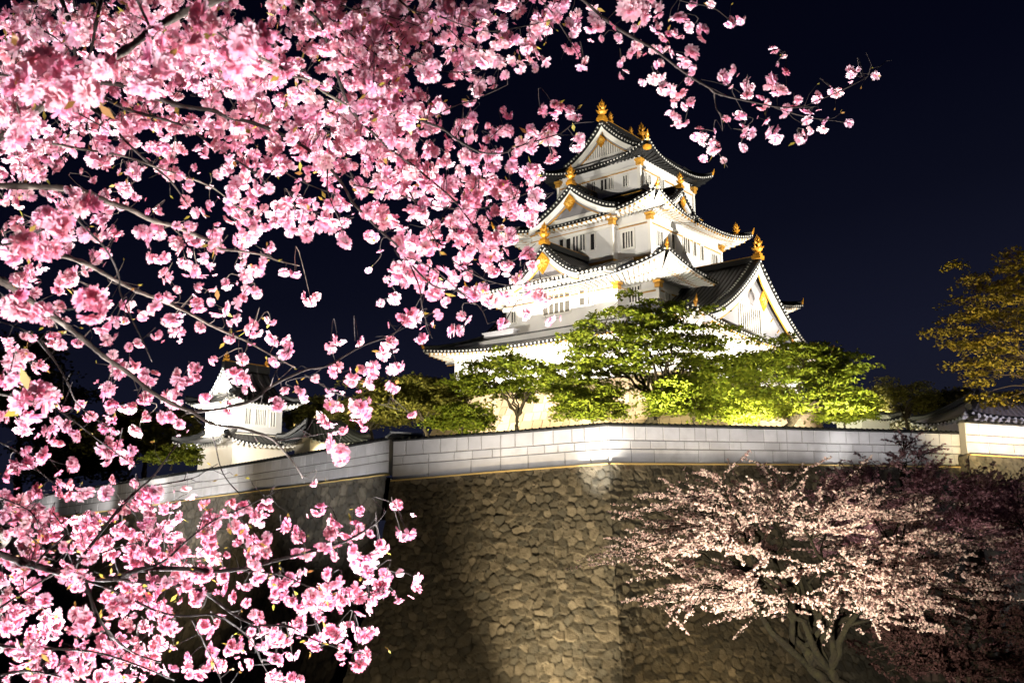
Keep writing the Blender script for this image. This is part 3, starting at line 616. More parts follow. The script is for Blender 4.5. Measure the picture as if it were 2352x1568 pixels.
        px = bx[..., 0] + fnv[..., 0] * hg * 1.25; py = bx[..., 1] + fnv[..., 1] * hg * 1.25; pz = ztop - hh + hg * .3
        V.append(np.stack([px, py, pz], -1).reshape(-1, 3))
        colr = np.stack([ti * (1 + .10 * (cid - .5)), ti, ti * (1 - .12 * (cid - .5))], -1).reshape(-1, 3)
        TI.append(np.clip(colr, 0, 1.6))
        ii = (np.arange(nh)[:, None] * (ns + 1) + np.arange(ns)[None]).ravel() + off
        FQ.append(np.stack([ii, ii + 1, ii + ns + 2, ii + ns + 1], 1)); off += (ns + 1) * (nh + 1); sx0 += L
    rp_ = npmesh('stone_rampart', np.concatenate(V), np.concatenate(FQ), 'rampart_stone', None, np.concatenate(TI))
    prop(rp_, LAB[key][1], 'rampart', 'stone ramparts under the block wall')
# little tiled cap where the wall steps
cp = prop(empty('wall_cap', (0, 0, 0)), 'small pale ridge cap on the step between the two white walls', 'roof cap')
p = P(925, 1003, 63.2); m = MB(); m.add([(p[0] - 1.0, p[1] + .8, p[2] - .1), (p[0] - 1.0, p[1] - .9, p[2] - .1), (p[0] + 1.9, p[1] - 1.2, p[2] - .18), (p[0] + 1.9, p[1] + .8, p[2] - .18), (p[0] - .75, p[1], p[2] + .25), (p[0] + 1.3, p[1], p[2] + .12)], [(0, 1, 4), (1, 2, 5, 4), (2, 3, 5), (3, 0, 4, 5), (0, 3, 2, 1)])
m.build('cap_tiles', 'coping', cp); m = MB(); m.beam((p[0] - .85, p[1] - .05, p[2] + .3), (p[0] + 1.4, p[1] - .05, p[2] + .17), .2, .12); m.beam((p[0] - 1.0, p[1] - .95, p[2] - .1), (p[0] - .75, p[1], p[2] + .28), .12, .1); m.build('cap_ridge', 'tile_cap', cp)

# ------------------------------------------------------------------ gatehouse on the right, grey roofed shed on the left, a lit storehouse
def hip_house(name, c, rz, hx, hy, z0, z1, over, zr, rl, wallm, roofm, label, cat, dot=.5):
    e = prop(empty(name, (c[0], c[1], 0), R(rz)), label, cat); m = MB(); m.bb(-hx, hx, -hy, hy, z0, z1); m.build('wall', wallm, e)
    r = skirt_roof(e, (-hx - over, hx + over), (-hy - over, hy + over), z1 - .2, .35, (-rl, rl, -.12, .12), zr, (-hx, hx, -hy, hy), dot=dot, raf=.6, gold=False, th=.2, tips=0)
    r.data.materials[0] = MATS[roofm]; rm = MB(); rm.beam((-rl - .2, 0, zr + .12), (rl + .2, 0, zr + .12), .4, .4); rm.build('ridge', 'tile_dark', r); return e
mat('roof_lilac', (.40, .37, .41), .6, stripes=(.5, (.25, .23, .26), .6), var=(1.2, (.3, .28, .3), .6))
mat('roof_slate', (.13, .14, .155), .6, stripes=(.5, (.05, .055, .06), .8), var=(1.4, (.28, .28, .29), .5))
p = P(2330, 960, 73); zb_ = p[2]
hip_house('gatehouse', p, 8, 5.0, 2.4, zb_ - 3, zb_ - .15, 1.1, zb_ + 1.75, 3.0, 'plaster_cream', 'roof_lilac', 'low gatehouse with a pale lilac tiled roof under the golden tree', 'gatehouse')
p = P(742, 1010, 84); hip_house('tiled_shed', p, 40, 2.0, 1.4, p[2] - 3, p[2] - .1, .9, p[2] + 1.5, 1.5, 'plaster_cream', 'roof_slate', 'low shed with a grey blue tiled roof between the turret and the green trees', 'shed', .4)
p = P(1982, 968, 92); hip_house('storehouse', p, 30, 2.0, 1.5, p[2] - 2, p[2] + .25, .5, p[2] + .9, 1.2, 'plaster', 'roof_tile', 'tiny lit white storehouse glimpsed past the edge of the widest maple', 'storehouse', .4)

# ------------------------------------------------------------------ ground
def hgt(x, y):
    if y < 6: return 0
    return max(-13.2, -(y - 6) * .36)
gx = np.concatenate([np.linspace(-400, -60, 12), np.linspace(-50, 60, 56), np.linspace(75, 400, 12)]); gy = np.concatenate([np.linspace(-60, 6, 12), np.linspace(8, 75, 45), np.linspace(90, 900, 20)])
X, Y = np.meshgrid(gx, gy); Z = np.vectorize(hgt)(X, Y) + .25 * (vnoise(X * .4, Y * .4, 4) - .5) * (Y > 5); n_ = len(gx)
ii = (np.arange(len(gy) - 1)[:, None] * n_ + np.arange(n_ - 1)[None]).ravel()
prop(npmesh('ground', np.stack([X, Y, Z], -1).reshape(-1, 3), np.stack([ii, ii + 1, ii + n_ + 1, ii + n_], 1), 'soil', smooth=True), 'dark bank and moat floor below the rampart', None, None, 'structure')
edge = [wall_pts['l'][0][i] - np.array([0, 0, .2]) for i in range(6)] + [b - np.array([0, 0, .2]) for b in wall_pts['m'][0]] + [b - np.array([0, 0, .2]) for b in wall_pts['r'][0][1:]]
V = []; 
for k, (dy, zz) in enumerate(((.35, None), (8, None), (30, ZG), (120, 6.5), (600, 7))):
    for e in edge: V.append((e[0] * (1 + dy / 400), e[1] + dy, (e[2] if k < 1 else (min(e[2] + .2, ZG) if k == 1 else zz))))
n_ = len(edge); ii = (np.arange(4)[:, None] * n_ + np.arange(n_ - 1)[None]).ravel()
prop(npmesh('terrain', np.array(V), np.stack([ii, ii + 1, ii + n_ + 1, ii + n_], 1), 'soil'), 'castle plateau behind the white wall', None, None, 'structure')
# ------------------------------------------------------------------ trees
def curve(a, b, bend, n=6, rng=random):
    a, b = np.array(a, float), np.array(b, float); d = np.linalg.norm(b - a); k = np.array([rng.uniform(-1, 1), rng.uniform(-1, 1), rng.uniform(-.4, .6)]) * d * bend
    t = np.linspace(0, 1, n)[:, None]; wig = np.array([[rng.gauss(0, 1), rng.gauss(0, 1), rng.gauss(0, .7)] for _ in range(n)]) * d * bend * .16 * np.sin(np.pi * t) ** .5; return a + wig + (b - a) * t + k * (np.sin(np.pi * t)) * .6 + np.array([0, 0, .10 * d]) * np.sin(np.pi * t)
def leaf_cards(C, size, rng, flat=.5, star=True):
    """small folded leaves: two triangles pairs each, C (n,3) centres"""
    n = len(C); nrm = rng.normal(0, 1, (n, 3)) * (1 - flat); nrm[:, 2] += flat * 1.6; nrm /= np.linalg.norm(nrm, axis=1)[:, None]
    a = np.cross(nrm, rng.normal(0, 1, (n, 3))); a /= np.linalg.norm(a, axis=1)[:, None]; b = np.cross(nrm, a); s = (size * rng.uniform(.65, 1.35, n))[:, None]
    fold = nrm * s * .18
    V = np.stack([C - a * s * .55, C + b * s * .42 - fold - a * s * .05, C + a * s * .62, C - b * s * .42 - fold - a * s * .05, C + a * s * .1 + fold], 1).reshape(-1, 3)
    i = np.arange(n)[:, None] * 5
    Fq = np.concatenate([i + np.array([[0, 1, 4]]), i + np.array([[1, 2, 4]]), i + np.array([[2, 3, 4]]), i + np.array([[3, 0, 4]])], 0)
    return V, Fq
def tree(name, label, cat, base, top, rad, leafm, barkm, plates=46, leaves=170, size=.26, prad=1.15, pth=.28, trunk_r=.22, forks=6, seed=1, fork_h=.35, group=None, spray=False, inner=.25, lean=0, trunks=1, spread=1.0, low=-.55, jag=.0, updir=.75):
    """tapered trunk, forked limbs out to flat leaf layers spread through an uneven crown. base/top points; rad = crown radii"""
    rng = np.random.default_rng(seed); rr = random.Random(seed); base = np.array(base, float); cen = np.array(top, float); rad = np.array(rad, float)
    root = prop(empty(name, tuple(base)), label, cat, group)
    m = MB(); zf = base[2] + (cen[2] - base[2]) * fork_h * 1.6; fork = np.array([base[0] * .6 + cen[0] * .4, base[1] * .6 + cen[1] * .4, zf])
    forks_pts = []
    for k in range(trunks):
        b0 = base + np.array([rr.uniform(-.5, .5), rr.uniform(-.5, .5), 0]) * (trunks > 1); f0 = fork + np.array([rr.uniform(-1, 1), rr.uniform(-1, 1), rr.uniform(-.5, .5)]) * (trunks > 1)
        tp = curve(b0, f0, .12, 14, rr); m.tube(tp, np.linspace(trunk_r * 1.25, trunk_r * .75, 14), 10, .16); forks_pts.append(f0)
    # layers: uneven crown made of shelves
    pl = []; tries = 0
    while len(pl) < plates and tries < 9000:
        tries += 1; q = rng.normal(0, 1, 3); q /= np.linalg.norm(q); r = rng.uniform(inner, 1) ** .55
        if q[2] < low: continue
        lob = 1 + jag * math.sin(3 * math.atan2(q[1], q[0]) + seed) + .12 * rng.normal()
        c = cen + q * r * rad * lob
        if all(np.linalg.norm((c - o) / np.array([prad, prad, pth * 2.2])) > .75 for o in pl): pl.append(c)
    nodes = []
    for k in range(forks):
        a = 2 * math.pi * (k + rr.random() * .6) / forks; e = cen + np.array([math.cos(a) * rad[0] * .55, math.sin(a) * rad[1] * .55, rad[2] * rr.uniform(-.25, .55)])
        pts = curve(forks_pts[k % trunks], e, .2, 13, rr); m.tube(pts, np.linspace(trunk_r * .62, trunk_r * .14, 13), 7, .15); nodes += [(p, trunk_r * .62 * (1 - i / 13)) for i, p in enumerate(pts)][1:]
    C = []; npts = np.array([p for p, _ in nodes])
    for c in pl:
        dd = np.linalg.norm((npts - c) * np.array([1, 1, 1.5]), axis=1) + np.where(npts[:, 2] > c[2] + .2, 1.5, 0); j = int(dd.argmin())
        pts = curve(npts[j], c, .13, 6, rr); r0 = min(nodes[j][1] * .6, .03 + .02 * np.linalg.norm(c - npts[j])); m.tube(pts, np.linspace(max(r0, .025), .012, 6), 5)
        out = (c - cen) * np.array([1, 1, .25]); out /= np.linalg.norm(out) + 1e-6
        if not spray:
            nl = int(leaves * rr.uniform(.6, 1.35)); ang = rng.uniform(0, 2 * np.pi, nl); r = np.sqrt(rng.uniform(0, 1, nl)) * prad * rr.uniform(.7, 1.25) * (1 + .3 * np.sin(ang * 3 + rr.random() * 6))
            dz = rng.normal(0, pth * .5, nl) - .14 * r * r / prad
            C.append(c + np.stack([r * np.cos(ang), r * np.sin(ang), dz], 1))
        else:
            for k in range(spray):
                d = out * rr.uniform(.5, 1.3) + np.array([rr.gauss(0, .55), rr.gauss(0, .55), rr.uniform(-.1, updir)]); d /= np.linalg.norm(d); ln = prad * rr.uniform(.6, 1.5)
                p0 = pts[rr.randint(2, 5)]; tw = p0 + d * ln * np.linspace(0, 1, 5)[:, None] + np.array([0, 0, -.10 * ln]) * (np.linspace(0, 1, 5)[:, None] ** 2); m.tube(tw, np.linspace(.014, .004, 5), 4)
                nl = int(leaves / spray * rr.uniform(.7, 1.3)); u = rng.uniform(.1, 1.03, nl)[:, None]
                C.append(p0 + d * ln * u + np.array([0, 0, -.10 * ln]) * u ** 2 + rng.normal(0, pth, (nl, 3)) * (1.1 - .7 * u))
    C = np.concatenate(C); V, Fq = leaf_cards(C, size, rng, .55 if not spray else .2)
    t = m.build('trunk', barkm, root, True); t.matrix_parent_inverse = Matrix.Translation(-base)
    cr = npmesh('blossom_crown' if spray else 'leaf_crown', V, Fq, leafm, root); cr.matrix_parent_inverse = Matrix.Translation(-base)
    return root
def wt(ub, vb, u, v, Y, ru, rv, **k):        # trunk foot, crown centre and crown radii from sight lines at distance Y
    b = P(ub, vb, Y); c = P(u, v, Y); s = Y / F
    return dict(base=b, top=c, rad=(ru * s, ru * s * k.pop('deep', .8), rv * s), **k)
GR = 'green trees between wall and keep'
tree('maple_tree', 'tall layered green maple before the keep, its crown reaching the third roof', 'tree', **wt(1490, 1010, 1490, 820, 73, 190, 140, deep=.6), leafm='leaf_green', barkm='bark', plates=165, leaves=85, size=.27, prad=1.05, pth=.22, trunk_r=.24, forks=13, seed=11, fork_h=.22, group=GR, trunks=2, inner=.6, low=-.4)
tree('maple_tree', 'bright green maple covering the foot of the big gable, widest of the maples', 'tree', **wt(1800, 1010, 1815, 892, 74, 175, 122, deep=.6), leafm='leaf_green', barkm='bark', plates=190, inner=.5, leaves=95, size=.27, prad=1.05, pth=.26, trunk_r=.22, forks=11, seed=12, fork_h=.26, group=GR, trunks=2)
tree('maple_tree', 'slim green maple with a dark forked trunk before the tan keep base', 'tree', **wt(1190, 1020, 1185, 882, 74, 138, 74, deep=.7), leafm='leaf_green', barkm='bark', inner=.55, low=-.4, plates=95, leaves=85, size=.25, prad=.95, pth=.24, trunk_r=.16, forks=9, seed=13, fork_h=.28, group=GR)
tree('maple_tree', 'shaded yellow green tree at the keep corner, beside the slim maple', 'tree', **wt(985, 1030, 960, 922, 80, 105, 66, deep=.8), leafm='leaf_olive', barkm='bark', plates=75, leaves=190, size=.26, prad=1.3, pth=.32, trunk_r=.16, forks=6, seed=14, group=GR)
tree('maple_tree', 'low bright green maple in front of the tall maple, close above the wall', 'tree', **wt(1600, 1010, 1590, 918, 68, 105, 62, deep=.6), leafm='leaf_green', barkm='bark', plates=75, leaves=110, size=.24, prad=1.0, pth=.28, trunk_r=.10, forks=6, seed=15, group=GR)
tree('round_shrub', 'dark green shrub above the wall between slim and tall maple', 'shrub', **wt(1365, 1005, 1355, 930, 70, 75, 58, deep=.8), leafm='leaf_green', barkm='bark', plates=46, leaves=190, size=.2, prad=.95, pth=.28, trunk_r=.08, forks=6, seed=16, group=GR)
tree('round_shrub', 'low green shrub above the wall bend under the slim maple', 'shrub', **wt(1060, 1015, 1062, 962, 74, 75, 42, deep=.8), leafm='leaf_green', barkm='bark', plates=34, leaves=170, size=.2, prad=1., pth=.26, trunk_r=.07, forks=5, seed=17, group=GR)
tree('round_shrub', 'dark green shrub at the outer edge of the widest maple', 'shrub', **wt(1940, 1000, 1940, 940, 80, 62, 46, deep=.8), leafm='leaf_green', barkm='bark', plates=36, leaves=170, size=.24, prad=1.1, pth=.3, trunk_r=.08, forks=5, seed=18, group=GR)
tree('round_shrub', 'bright low leafy shrub under the lowest boughs of the widest maple', 'shrub', **wt(1740, 1000, 1745, 945, 68, 90, 32, deep=.7), leafm='leaf_lime', barkm='bark', plates=30, leaves=170, size=.2, prad=1., pth=.22, trunk_r=.07, forks=5, seed=19, group=GR)
GL = 'dim trees beside the turret'
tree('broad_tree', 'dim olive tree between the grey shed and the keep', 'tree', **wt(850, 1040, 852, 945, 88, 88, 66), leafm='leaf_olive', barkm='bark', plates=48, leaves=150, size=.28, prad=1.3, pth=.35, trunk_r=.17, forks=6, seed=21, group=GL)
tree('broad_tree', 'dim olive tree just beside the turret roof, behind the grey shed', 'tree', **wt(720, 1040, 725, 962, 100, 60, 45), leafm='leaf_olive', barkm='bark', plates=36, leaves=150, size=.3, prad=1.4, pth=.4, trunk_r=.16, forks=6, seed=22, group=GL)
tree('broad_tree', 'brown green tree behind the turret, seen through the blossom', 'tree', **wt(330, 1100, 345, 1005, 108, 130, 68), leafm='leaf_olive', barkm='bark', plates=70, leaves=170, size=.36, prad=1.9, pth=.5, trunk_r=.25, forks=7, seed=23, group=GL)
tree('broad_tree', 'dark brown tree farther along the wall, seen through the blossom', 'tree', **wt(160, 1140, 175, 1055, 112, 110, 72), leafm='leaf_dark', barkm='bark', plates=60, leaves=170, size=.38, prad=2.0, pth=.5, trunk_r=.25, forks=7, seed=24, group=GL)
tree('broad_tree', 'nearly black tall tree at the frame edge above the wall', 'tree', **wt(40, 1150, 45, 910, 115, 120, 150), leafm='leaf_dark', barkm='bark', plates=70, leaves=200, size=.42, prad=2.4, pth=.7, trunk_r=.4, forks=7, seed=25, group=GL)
tree('round_shrub', 'bright yellow green shrub against the turret base', 'shrub', **wt(392, 1080, 398, 1050, 84, 58, 30), leafm='leaf_lime', barkm='bark', plates=18, leaves=120, size=.24, prad=.9, pth=.25, trunk_r=.08, forks=5, seed=26, group=GL)
GT = 'trees around the gatehouse'
tree('broad_tree', 'tall golden tree overhanging the gatehouse roof', 'tree', **wt(2450, 1060, 2370, 765, 68, 185, 185, deep=.7), leafm='leaf_yellow', barkm='bark', inner=.5, plates=120, leaves=110, size=.22, prad=1.25, pth=.32, trunk_r=.28, forks=11, seed=31, fork_h=.30, group=GT, jag=.14, low=-.85)
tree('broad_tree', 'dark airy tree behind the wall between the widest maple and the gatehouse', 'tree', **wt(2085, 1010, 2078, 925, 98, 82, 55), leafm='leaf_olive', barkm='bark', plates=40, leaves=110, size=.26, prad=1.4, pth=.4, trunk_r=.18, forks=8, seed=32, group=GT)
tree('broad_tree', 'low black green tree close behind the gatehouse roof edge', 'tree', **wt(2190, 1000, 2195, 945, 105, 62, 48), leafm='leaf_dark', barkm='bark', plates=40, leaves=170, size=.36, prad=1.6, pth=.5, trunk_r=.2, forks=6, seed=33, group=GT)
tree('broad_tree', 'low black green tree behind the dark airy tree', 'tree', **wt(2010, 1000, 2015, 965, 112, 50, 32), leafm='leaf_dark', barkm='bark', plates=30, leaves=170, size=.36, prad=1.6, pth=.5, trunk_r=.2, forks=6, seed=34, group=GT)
GP = 'pink cherry trees below the wall'
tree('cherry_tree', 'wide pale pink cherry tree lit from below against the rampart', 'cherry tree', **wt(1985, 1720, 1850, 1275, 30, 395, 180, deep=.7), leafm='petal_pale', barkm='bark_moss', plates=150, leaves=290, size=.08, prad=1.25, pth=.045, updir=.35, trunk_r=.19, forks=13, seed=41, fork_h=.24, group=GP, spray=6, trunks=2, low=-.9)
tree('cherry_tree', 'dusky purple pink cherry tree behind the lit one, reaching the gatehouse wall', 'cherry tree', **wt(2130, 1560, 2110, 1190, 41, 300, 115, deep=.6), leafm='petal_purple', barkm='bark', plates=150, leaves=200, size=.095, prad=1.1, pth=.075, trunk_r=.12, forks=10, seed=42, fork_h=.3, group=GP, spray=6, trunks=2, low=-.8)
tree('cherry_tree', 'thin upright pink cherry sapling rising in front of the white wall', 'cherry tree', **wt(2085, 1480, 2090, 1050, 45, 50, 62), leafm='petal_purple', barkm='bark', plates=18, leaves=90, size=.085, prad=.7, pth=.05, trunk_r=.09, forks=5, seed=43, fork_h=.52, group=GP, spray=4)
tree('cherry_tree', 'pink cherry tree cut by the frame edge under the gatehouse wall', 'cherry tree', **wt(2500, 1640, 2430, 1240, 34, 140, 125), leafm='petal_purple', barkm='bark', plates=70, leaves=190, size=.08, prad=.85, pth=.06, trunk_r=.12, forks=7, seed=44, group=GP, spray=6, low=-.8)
tree('cherry_tree', 'unlit dark cherry tree low in the shade beside the lit trunk', 'cherry tree', **wt(2230, 1720, 2220, 1480, 33, 210, 130), leafm='petal_unlit', barkm='bark', plates=110, leaves=200, size=.085, prad=.9, pth=.07, trunk_r=.12, forks=8, seed=45, group=GP, spray=6, low=-.8)

# ------------------------------------------------------------------ blossom boughs over the camera
def make_flower(rng, n1=8, n2=6, n3=4):
    """one double cherry flower of cupped notched petals, radius about 1, axis +z"""
    V, Fq, T = [], [], []
    for ring_, (n, L, wd, tilt, r0, dz) in enumerate(((n1, 1.0, .62, .30, .08, 0), (n2, .82, .55, .75, .07, .04), (n3, .6, .45, 1.15, .04, .08))):
        for k in range(n):
            a = 2 * math.pi * (k + rng.uniform(-.22, .22)) / n + ring_ * .4; tl = tilt + rng.uniform(-.25, .25); l = L * rng.uniform(.82, 1.1); w_ = wd * rng.uniform(.85, 1.15); tw = rng.uniform(-.3, .3)
            rad = np.array([math.cos(a), math.sin(a), 0]); tan = np.array([-math.sin(a), math.cos(a), 0]); up = np.array([0, 0, 1.])
            o = len(V)
            for t, ww in ((0, .10), (.45, .42), (.85, .5), (1.06, .26)):
                ang = tl - .55 * t * t + .1; 
                for s in (-1, 0, 1):
                    tt = t - (.14 if (s == 0 and t > 1) else 0); cup = .16 * s * s * w_ * (1 if t > .2 else .3)
                    p = rad * (r0 + l * tt * math.cos(tl * .9)) + up * (dz + l * tt * math.sin(tl) - .16 * tt * tt * l + cup) + (tan + up * tw) * s * ww * w_
                    V.append(p); f = min(1, t + .1); T.append((1.0, .70 + .30 * f, .76 + .24 * f))
            for i in range(3):
                for j in range(2): q = o + i * 3 + j; Fq.append((q, q + 1, q + 4, q + 3))
    return np.array(V), np.array(Fq), np.array(T)
FR = np.random.default_rng(5)
FL = [make_flower(FR) for _ in range(5)] + [make_flower(FR, 6, 4, 2) for _ in range(2)]
BUD = make_flower(FR, 5, 0, 0)
def rot_to(ax, rng):
    ax = ax / np.linalg.norm(ax); h = rng.normal(0, 1, 3); x = np.cross(ax, h); x /= np.linalg.norm(x); return np.stack([x, np.cross(ax, x), ax], 1)
B = []                                 # boughs: sight-line points (u, v), pixel radius start/end, distance start/end, tree, bark
def bo(pts, r0, r1, d0, d1, tr='u', bk='bark_unlit'): B.append((pts, r0, r1, d0, d1, tr, bk))
G_ = 'bark_lit'
bo([(560, -30), (500, 0), (425, 28), (350, 70), (300, 108), (250, 140), (180, 185), (90, 250), (10, 310), (-80, 380)], 10, 8, 1.75, 1.6, 'u', G_)
bo([(130, -40), (140, -5), (160, 55), (172, 120), (176, 170)], 7, 4, 2.6, 2.5); bo([(245, -40), (235, -5), (222, 50), (209, 120), (190, 190)], 5, 3, 2.7, 2.5)
bo([(-40, 44), (25, 47), (107, 75), (172, 122), (230, 160)], 3, 1.5, 3.0, 3.1); bo([(300, -40), (315, 0), (346, 68), (350, 90)], 4, 3, 1.9, 1.75)
bo([(180, 190), (225, 215), (290, 250), (388, 278), (440, 298), (490, 338), (560, 380), (610, 420)], 5, 1.5, 3.2, 3.5)
bo([(200, 190), (270, 195), (360, 225), (410, 243), (490, 255), (515, 268), (585, 285), (675, 325), (725, 360), (762, 395), (792, 435), (812, 470), (877, 535), (910, 565), (940, 605), (995, 658), (1048, 669), (1090, 700)], 6.5, 1.5, 3.1, 3.8)
bo([(170, 220), (200, 240), (250, 280), (283, 318), (333, 368), (390, 415), (430, 470)], 5, 1.5, 3.0, 3.3)
bo([(120, 330), (185, 342), (288, 360), (375, 390), (425, 405), (490, 432), (540, 470), (590, 505)], 3, 1.2, 2.9, 3.3, 'u', G_)
bo([(182, 262), (240, 295), (300, 340)], 2, 1, 3.2, 3.3)
bo([(660, -40), (680, 0), (705, 22), (740, 60), (755, 110), (772, 162), (797, 235), (800, 245), (830, 280), (862, 310), (900, 345), (955, 385), (1012, 432), (1040, 457), (1070, 495), (1097, 530)], 5.5, 1.5, 2.8, 3.6)
bo([(740, 60), (770, 107), (810, 147), (850, 177), (857, 197), (832, 227)], 3, 1.2, 2.9, 3.1)
bo([(590, 130), (637, 152), (675, 175), (705, 182), (752, 215), (797, 240)], 3.5, 3, 2.5, 2.9, 'u', G_)
bo([(720, 10), (745, 32), (797, 72), (845, 110), (900, 150)], 2.5, 1, 3, 3.3); bo([(700, -20), (735, 0), (785, 12), (815, 22), (840, 18), (900, 40), (960, 60)], 2.5, 1.2, 3.0, 3.2)
bo([(-60, 427), (0, 427), (100, 430), (162, 435), (212, 447), (250, 465), (300, 482), (350, 507), (400, 520), (437, 535), (490, 557), (505, 572), (547, 577), (595, 585), (640, 600), (690, 612)], 9, 1.3, 2.8, 3.5, 'u', G_)
bo([(70, 540), (130, 580), (200, 607), (262, 642), (312, 667), (375, 692), (425, 715), (490, 750), (535, 770), (565, 784), (621, 815), (678, 845)], 6, 1.4, 2.9, 3.6, 'u', G_)
bo([(160, 480), (192, 520), (237, 565), (262, 605), (275, 642), (277, 672), (305, 735), (325, 775), (350, 830)], 3, 1.2, 2.8, 3.1)
bo([(-60, 600), (0, 642), (50, 675), (120, 725), (150, 747), (195, 782), (245, 823), (297, 858), (350, 902), (407, 933), (442, 946), (490, 975), (555, 985), (600, 998), (634, 1016), (680, 1070), (696, 1099)], 8.5, 1.5, 2.4, 3.2, 'u', G_)
bo([(634, 1012), (717, 1000), (790, 985)], 2, .8, 3.2, 3.3)
bo([(430, 945), (490, 941), (577, 920), (621, 887), (700, 850), (752, 840), (830, 795), (893, 772), (920, 750)], 4.5, .9, 3.0, 3.5)
bo([(621, 887), (635, 850), (660, 820)], 1.6, .7, 3.1, 3.2); bo([(700, 860), (780, 905), (850, 922), (920, 940)], 1.6, .8, 3.2, 3.4)
bo([(470, 970), (490, 1008), (512, 1086), (551, 1134)], 1.8, .9, 2.9, 3.0)
bo([(180, 1290), (267, 1176), (306, 1134), (350, 1095), (389, 1042), (410, 1015)], 4, 1.2, 2.7, 3.0, 'l'); bo([(332, 1118), (437, 1099), (472, 1081), (500, 1065)], 1.6, .7, 2.9, 3)
bo([(-40, 870), (0, 865), (80, 905), (160, 960), (240, 1020), (310, 1070)], 3, 1, 2.4, 2.8); bo([(95, 780), (150, 870), (180, 930), (250, 985)], 2.5, 1, 2.7, 2.9); bo([(-30, 730), (60, 760), (110, 810), (140, 850)], 2, .8, 2.6, 2.8)
bo([(-40, 1000), (30, 1030), (90, 1080), (150, 1130)], 2.5, 1, 2.6, 2.8)
bo([(1280, -60), (1310, -28), (1338, 0), (1393, 48), (1447, 83), (1499, 112), (1544, 147), (1588, 179), (1627, 202), (1643, 215), (1688, 228), (1730, 237), (1778, 247), (1820, 249), (1874, 247)], 4.8, 1.2, 3.3, 3.8)
bo([(1800, 248), (1845, 243), (1864, 237), (1896, 224), (1938, 205), (1980, 183), (2008, 163), (2030, 145)], 1.8, .8, 3.75, 3.9)
bo([(1640, 213), (1645, 247), (1656, 266), (1660, 300)], 1.8, .8, 3.6, 3.7); bo([(1778, 247), (1850, 268), (1912, 276), (1963, 284)], 1.3, .7, 3.7, 3.8)
bo([(930, 262), (980, 282), (1017, 297), (1055, 325), (1105, 350), (1155, 352), (1192, 337), (1242, 322), (1287, 307), (1320, 285), (1365, 280)], 3, 1, 3.2, 3.6); bo([(1000, 265), (1050, 242), (1080, 232), (1130, 212), (1165, 195)], 1.6, .7, 3.3, 3.4)
bo([(940, 440), (980, 515), (1000, 552), (1012, 587)], 2, .9, 3.3, 3.4); bo([(812, 425), (870, 437), (930, 452), (1000, 475), (1090, 480), (1170, 460), (1240, 430)], 2, .8, 3.4, 3.7)
bo([(620, 350), (652, 392), (705, 422), (770, 447)], 1.7, .8, 3.3, 3.4); bo([(752, 388), (752, 437), (765, 475), (785, 520), (790, 560)], 2.2, .8, 3.3, 3.4); bo([(942, 608), (964, 661), (969, 703), (980, 742), (992, 776)], 2, .8, 3.6, 3.6)
bo([(930, 590), (985, 612), (1042, 658), (1100, 705), (1120, 745)], 1.5, .8, 3.6, 3.7); bo([(1040, 600), (1110, 640), (1180, 655), (1250, 640), (1290, 650)], 1.4, .6, 3.6, 3.8); bo([(1030, 520), (1100, 575), (1170, 600), (1230, 560)], 1.4, .6, 3.5, 3.6)
bo([(880, -40), (940, 20), (1000, 35), (1070, 60), (1130, 72), (1200, 60), (1270, 45)], 2.5, .9, 3.1, 3.4); bo([(1020, 55), (1080, 110), (1150, 130), (1200, 150)], 1.6, .8, 3.2, 3.4); bo([(870, 100), (950, 140), (1020, 165), (1100, 165)], 1.8, .8, 3.1, 3.3)
bo([(1200, -40), (1260, 20), (1300, 80), (1330, 130)], 1.6, .8, 3.2, 3.4); bo([(1480, -40), (1560, 0), (1640, 20), (1690, 60)], 1.6, .7, 3.3, 3.5)
bo([(-80, 1240), (0, 1272), (79, 1298), (175, 1322), (262, 1329), (328, 1307), (437, 1307), (490, 1312), (560, 1305), (621, 1290), (709, 1268), (796, 1242), (862, 1202), (885, 1175)], 9, 1.4, 2.5, 3.3, 'l')
bo([(262, 1329), (394, 1342), (459, 1355), (490, 1373), (547, 1416), (600, 1434), (665, 1438), (726, 1469), (814, 1495), (855, 1500)], 4.5, 1.0, 2.7, 3.3, 'l'); bo([(197, 1333), (262, 1355), (350, 1399), (411, 1414), (490, 1412), (534, 1434), (577, 1473), (600, 1520)], 3, 1, 2.6, 3, 'l')
bo([(195, 1330), (201, 1347), (223, 1412), (262, 1465), (311, 1500), (370, 1520)], 5, 1.5, 2.6, 2.8, 'l'); bo([(-40, 1420), (0, 1395), (66, 1351), (144, 1307), (262, 1259), (340, 1240)], 3, 1.2, 2.5, 2.8, 'l')
bo([(83, 1294), (114, 1259), (149, 1224), (120, 1176)], 3, 1.2, 2.6, 2.7, 'l'); bo([(284, 1320), (372, 1290), (424, 1246), (490, 1195), (560, 1165), (641, 1125)], 3.2, 1, 2.7, 3.1, 'l')
bo([(-40, 1480), (0, 1482), (83, 1487), (210, 1495), (300, 1520), (400, 1560)], 4, 1.4, 2.5, 2.8, 'l'); bo([(540, 1308), (573, 1312), (643, 1320), (709, 1346), (800, 1372), (880, 1355)], 2, .8, 3.0, 3.3, 'l')
bo([(290, 1160), (306, 1176), (359, 1255)], 1.8, .8, 2.7, 2.8, 'l'); bo([(-30, 1190), (40, 1215), (90, 1250), (130, 1290)], 2.4, 1, 2.6, 2.7, 'l'); bo([(-40, 1560), (60, 1540), (160, 1560), (260, 1600)], 3, 1.4, 2.5, 2.7, 'l'); bo([(440, 1420), (470, 1480), (500, 1540), (520, 1600)], 1.8, 1, 2.9, 3, 'l'); bo([(-40, 1130), (20, 1150), (70, 1175), (90, 1215)], 2, 1, 2.5, 2.6, 'l')
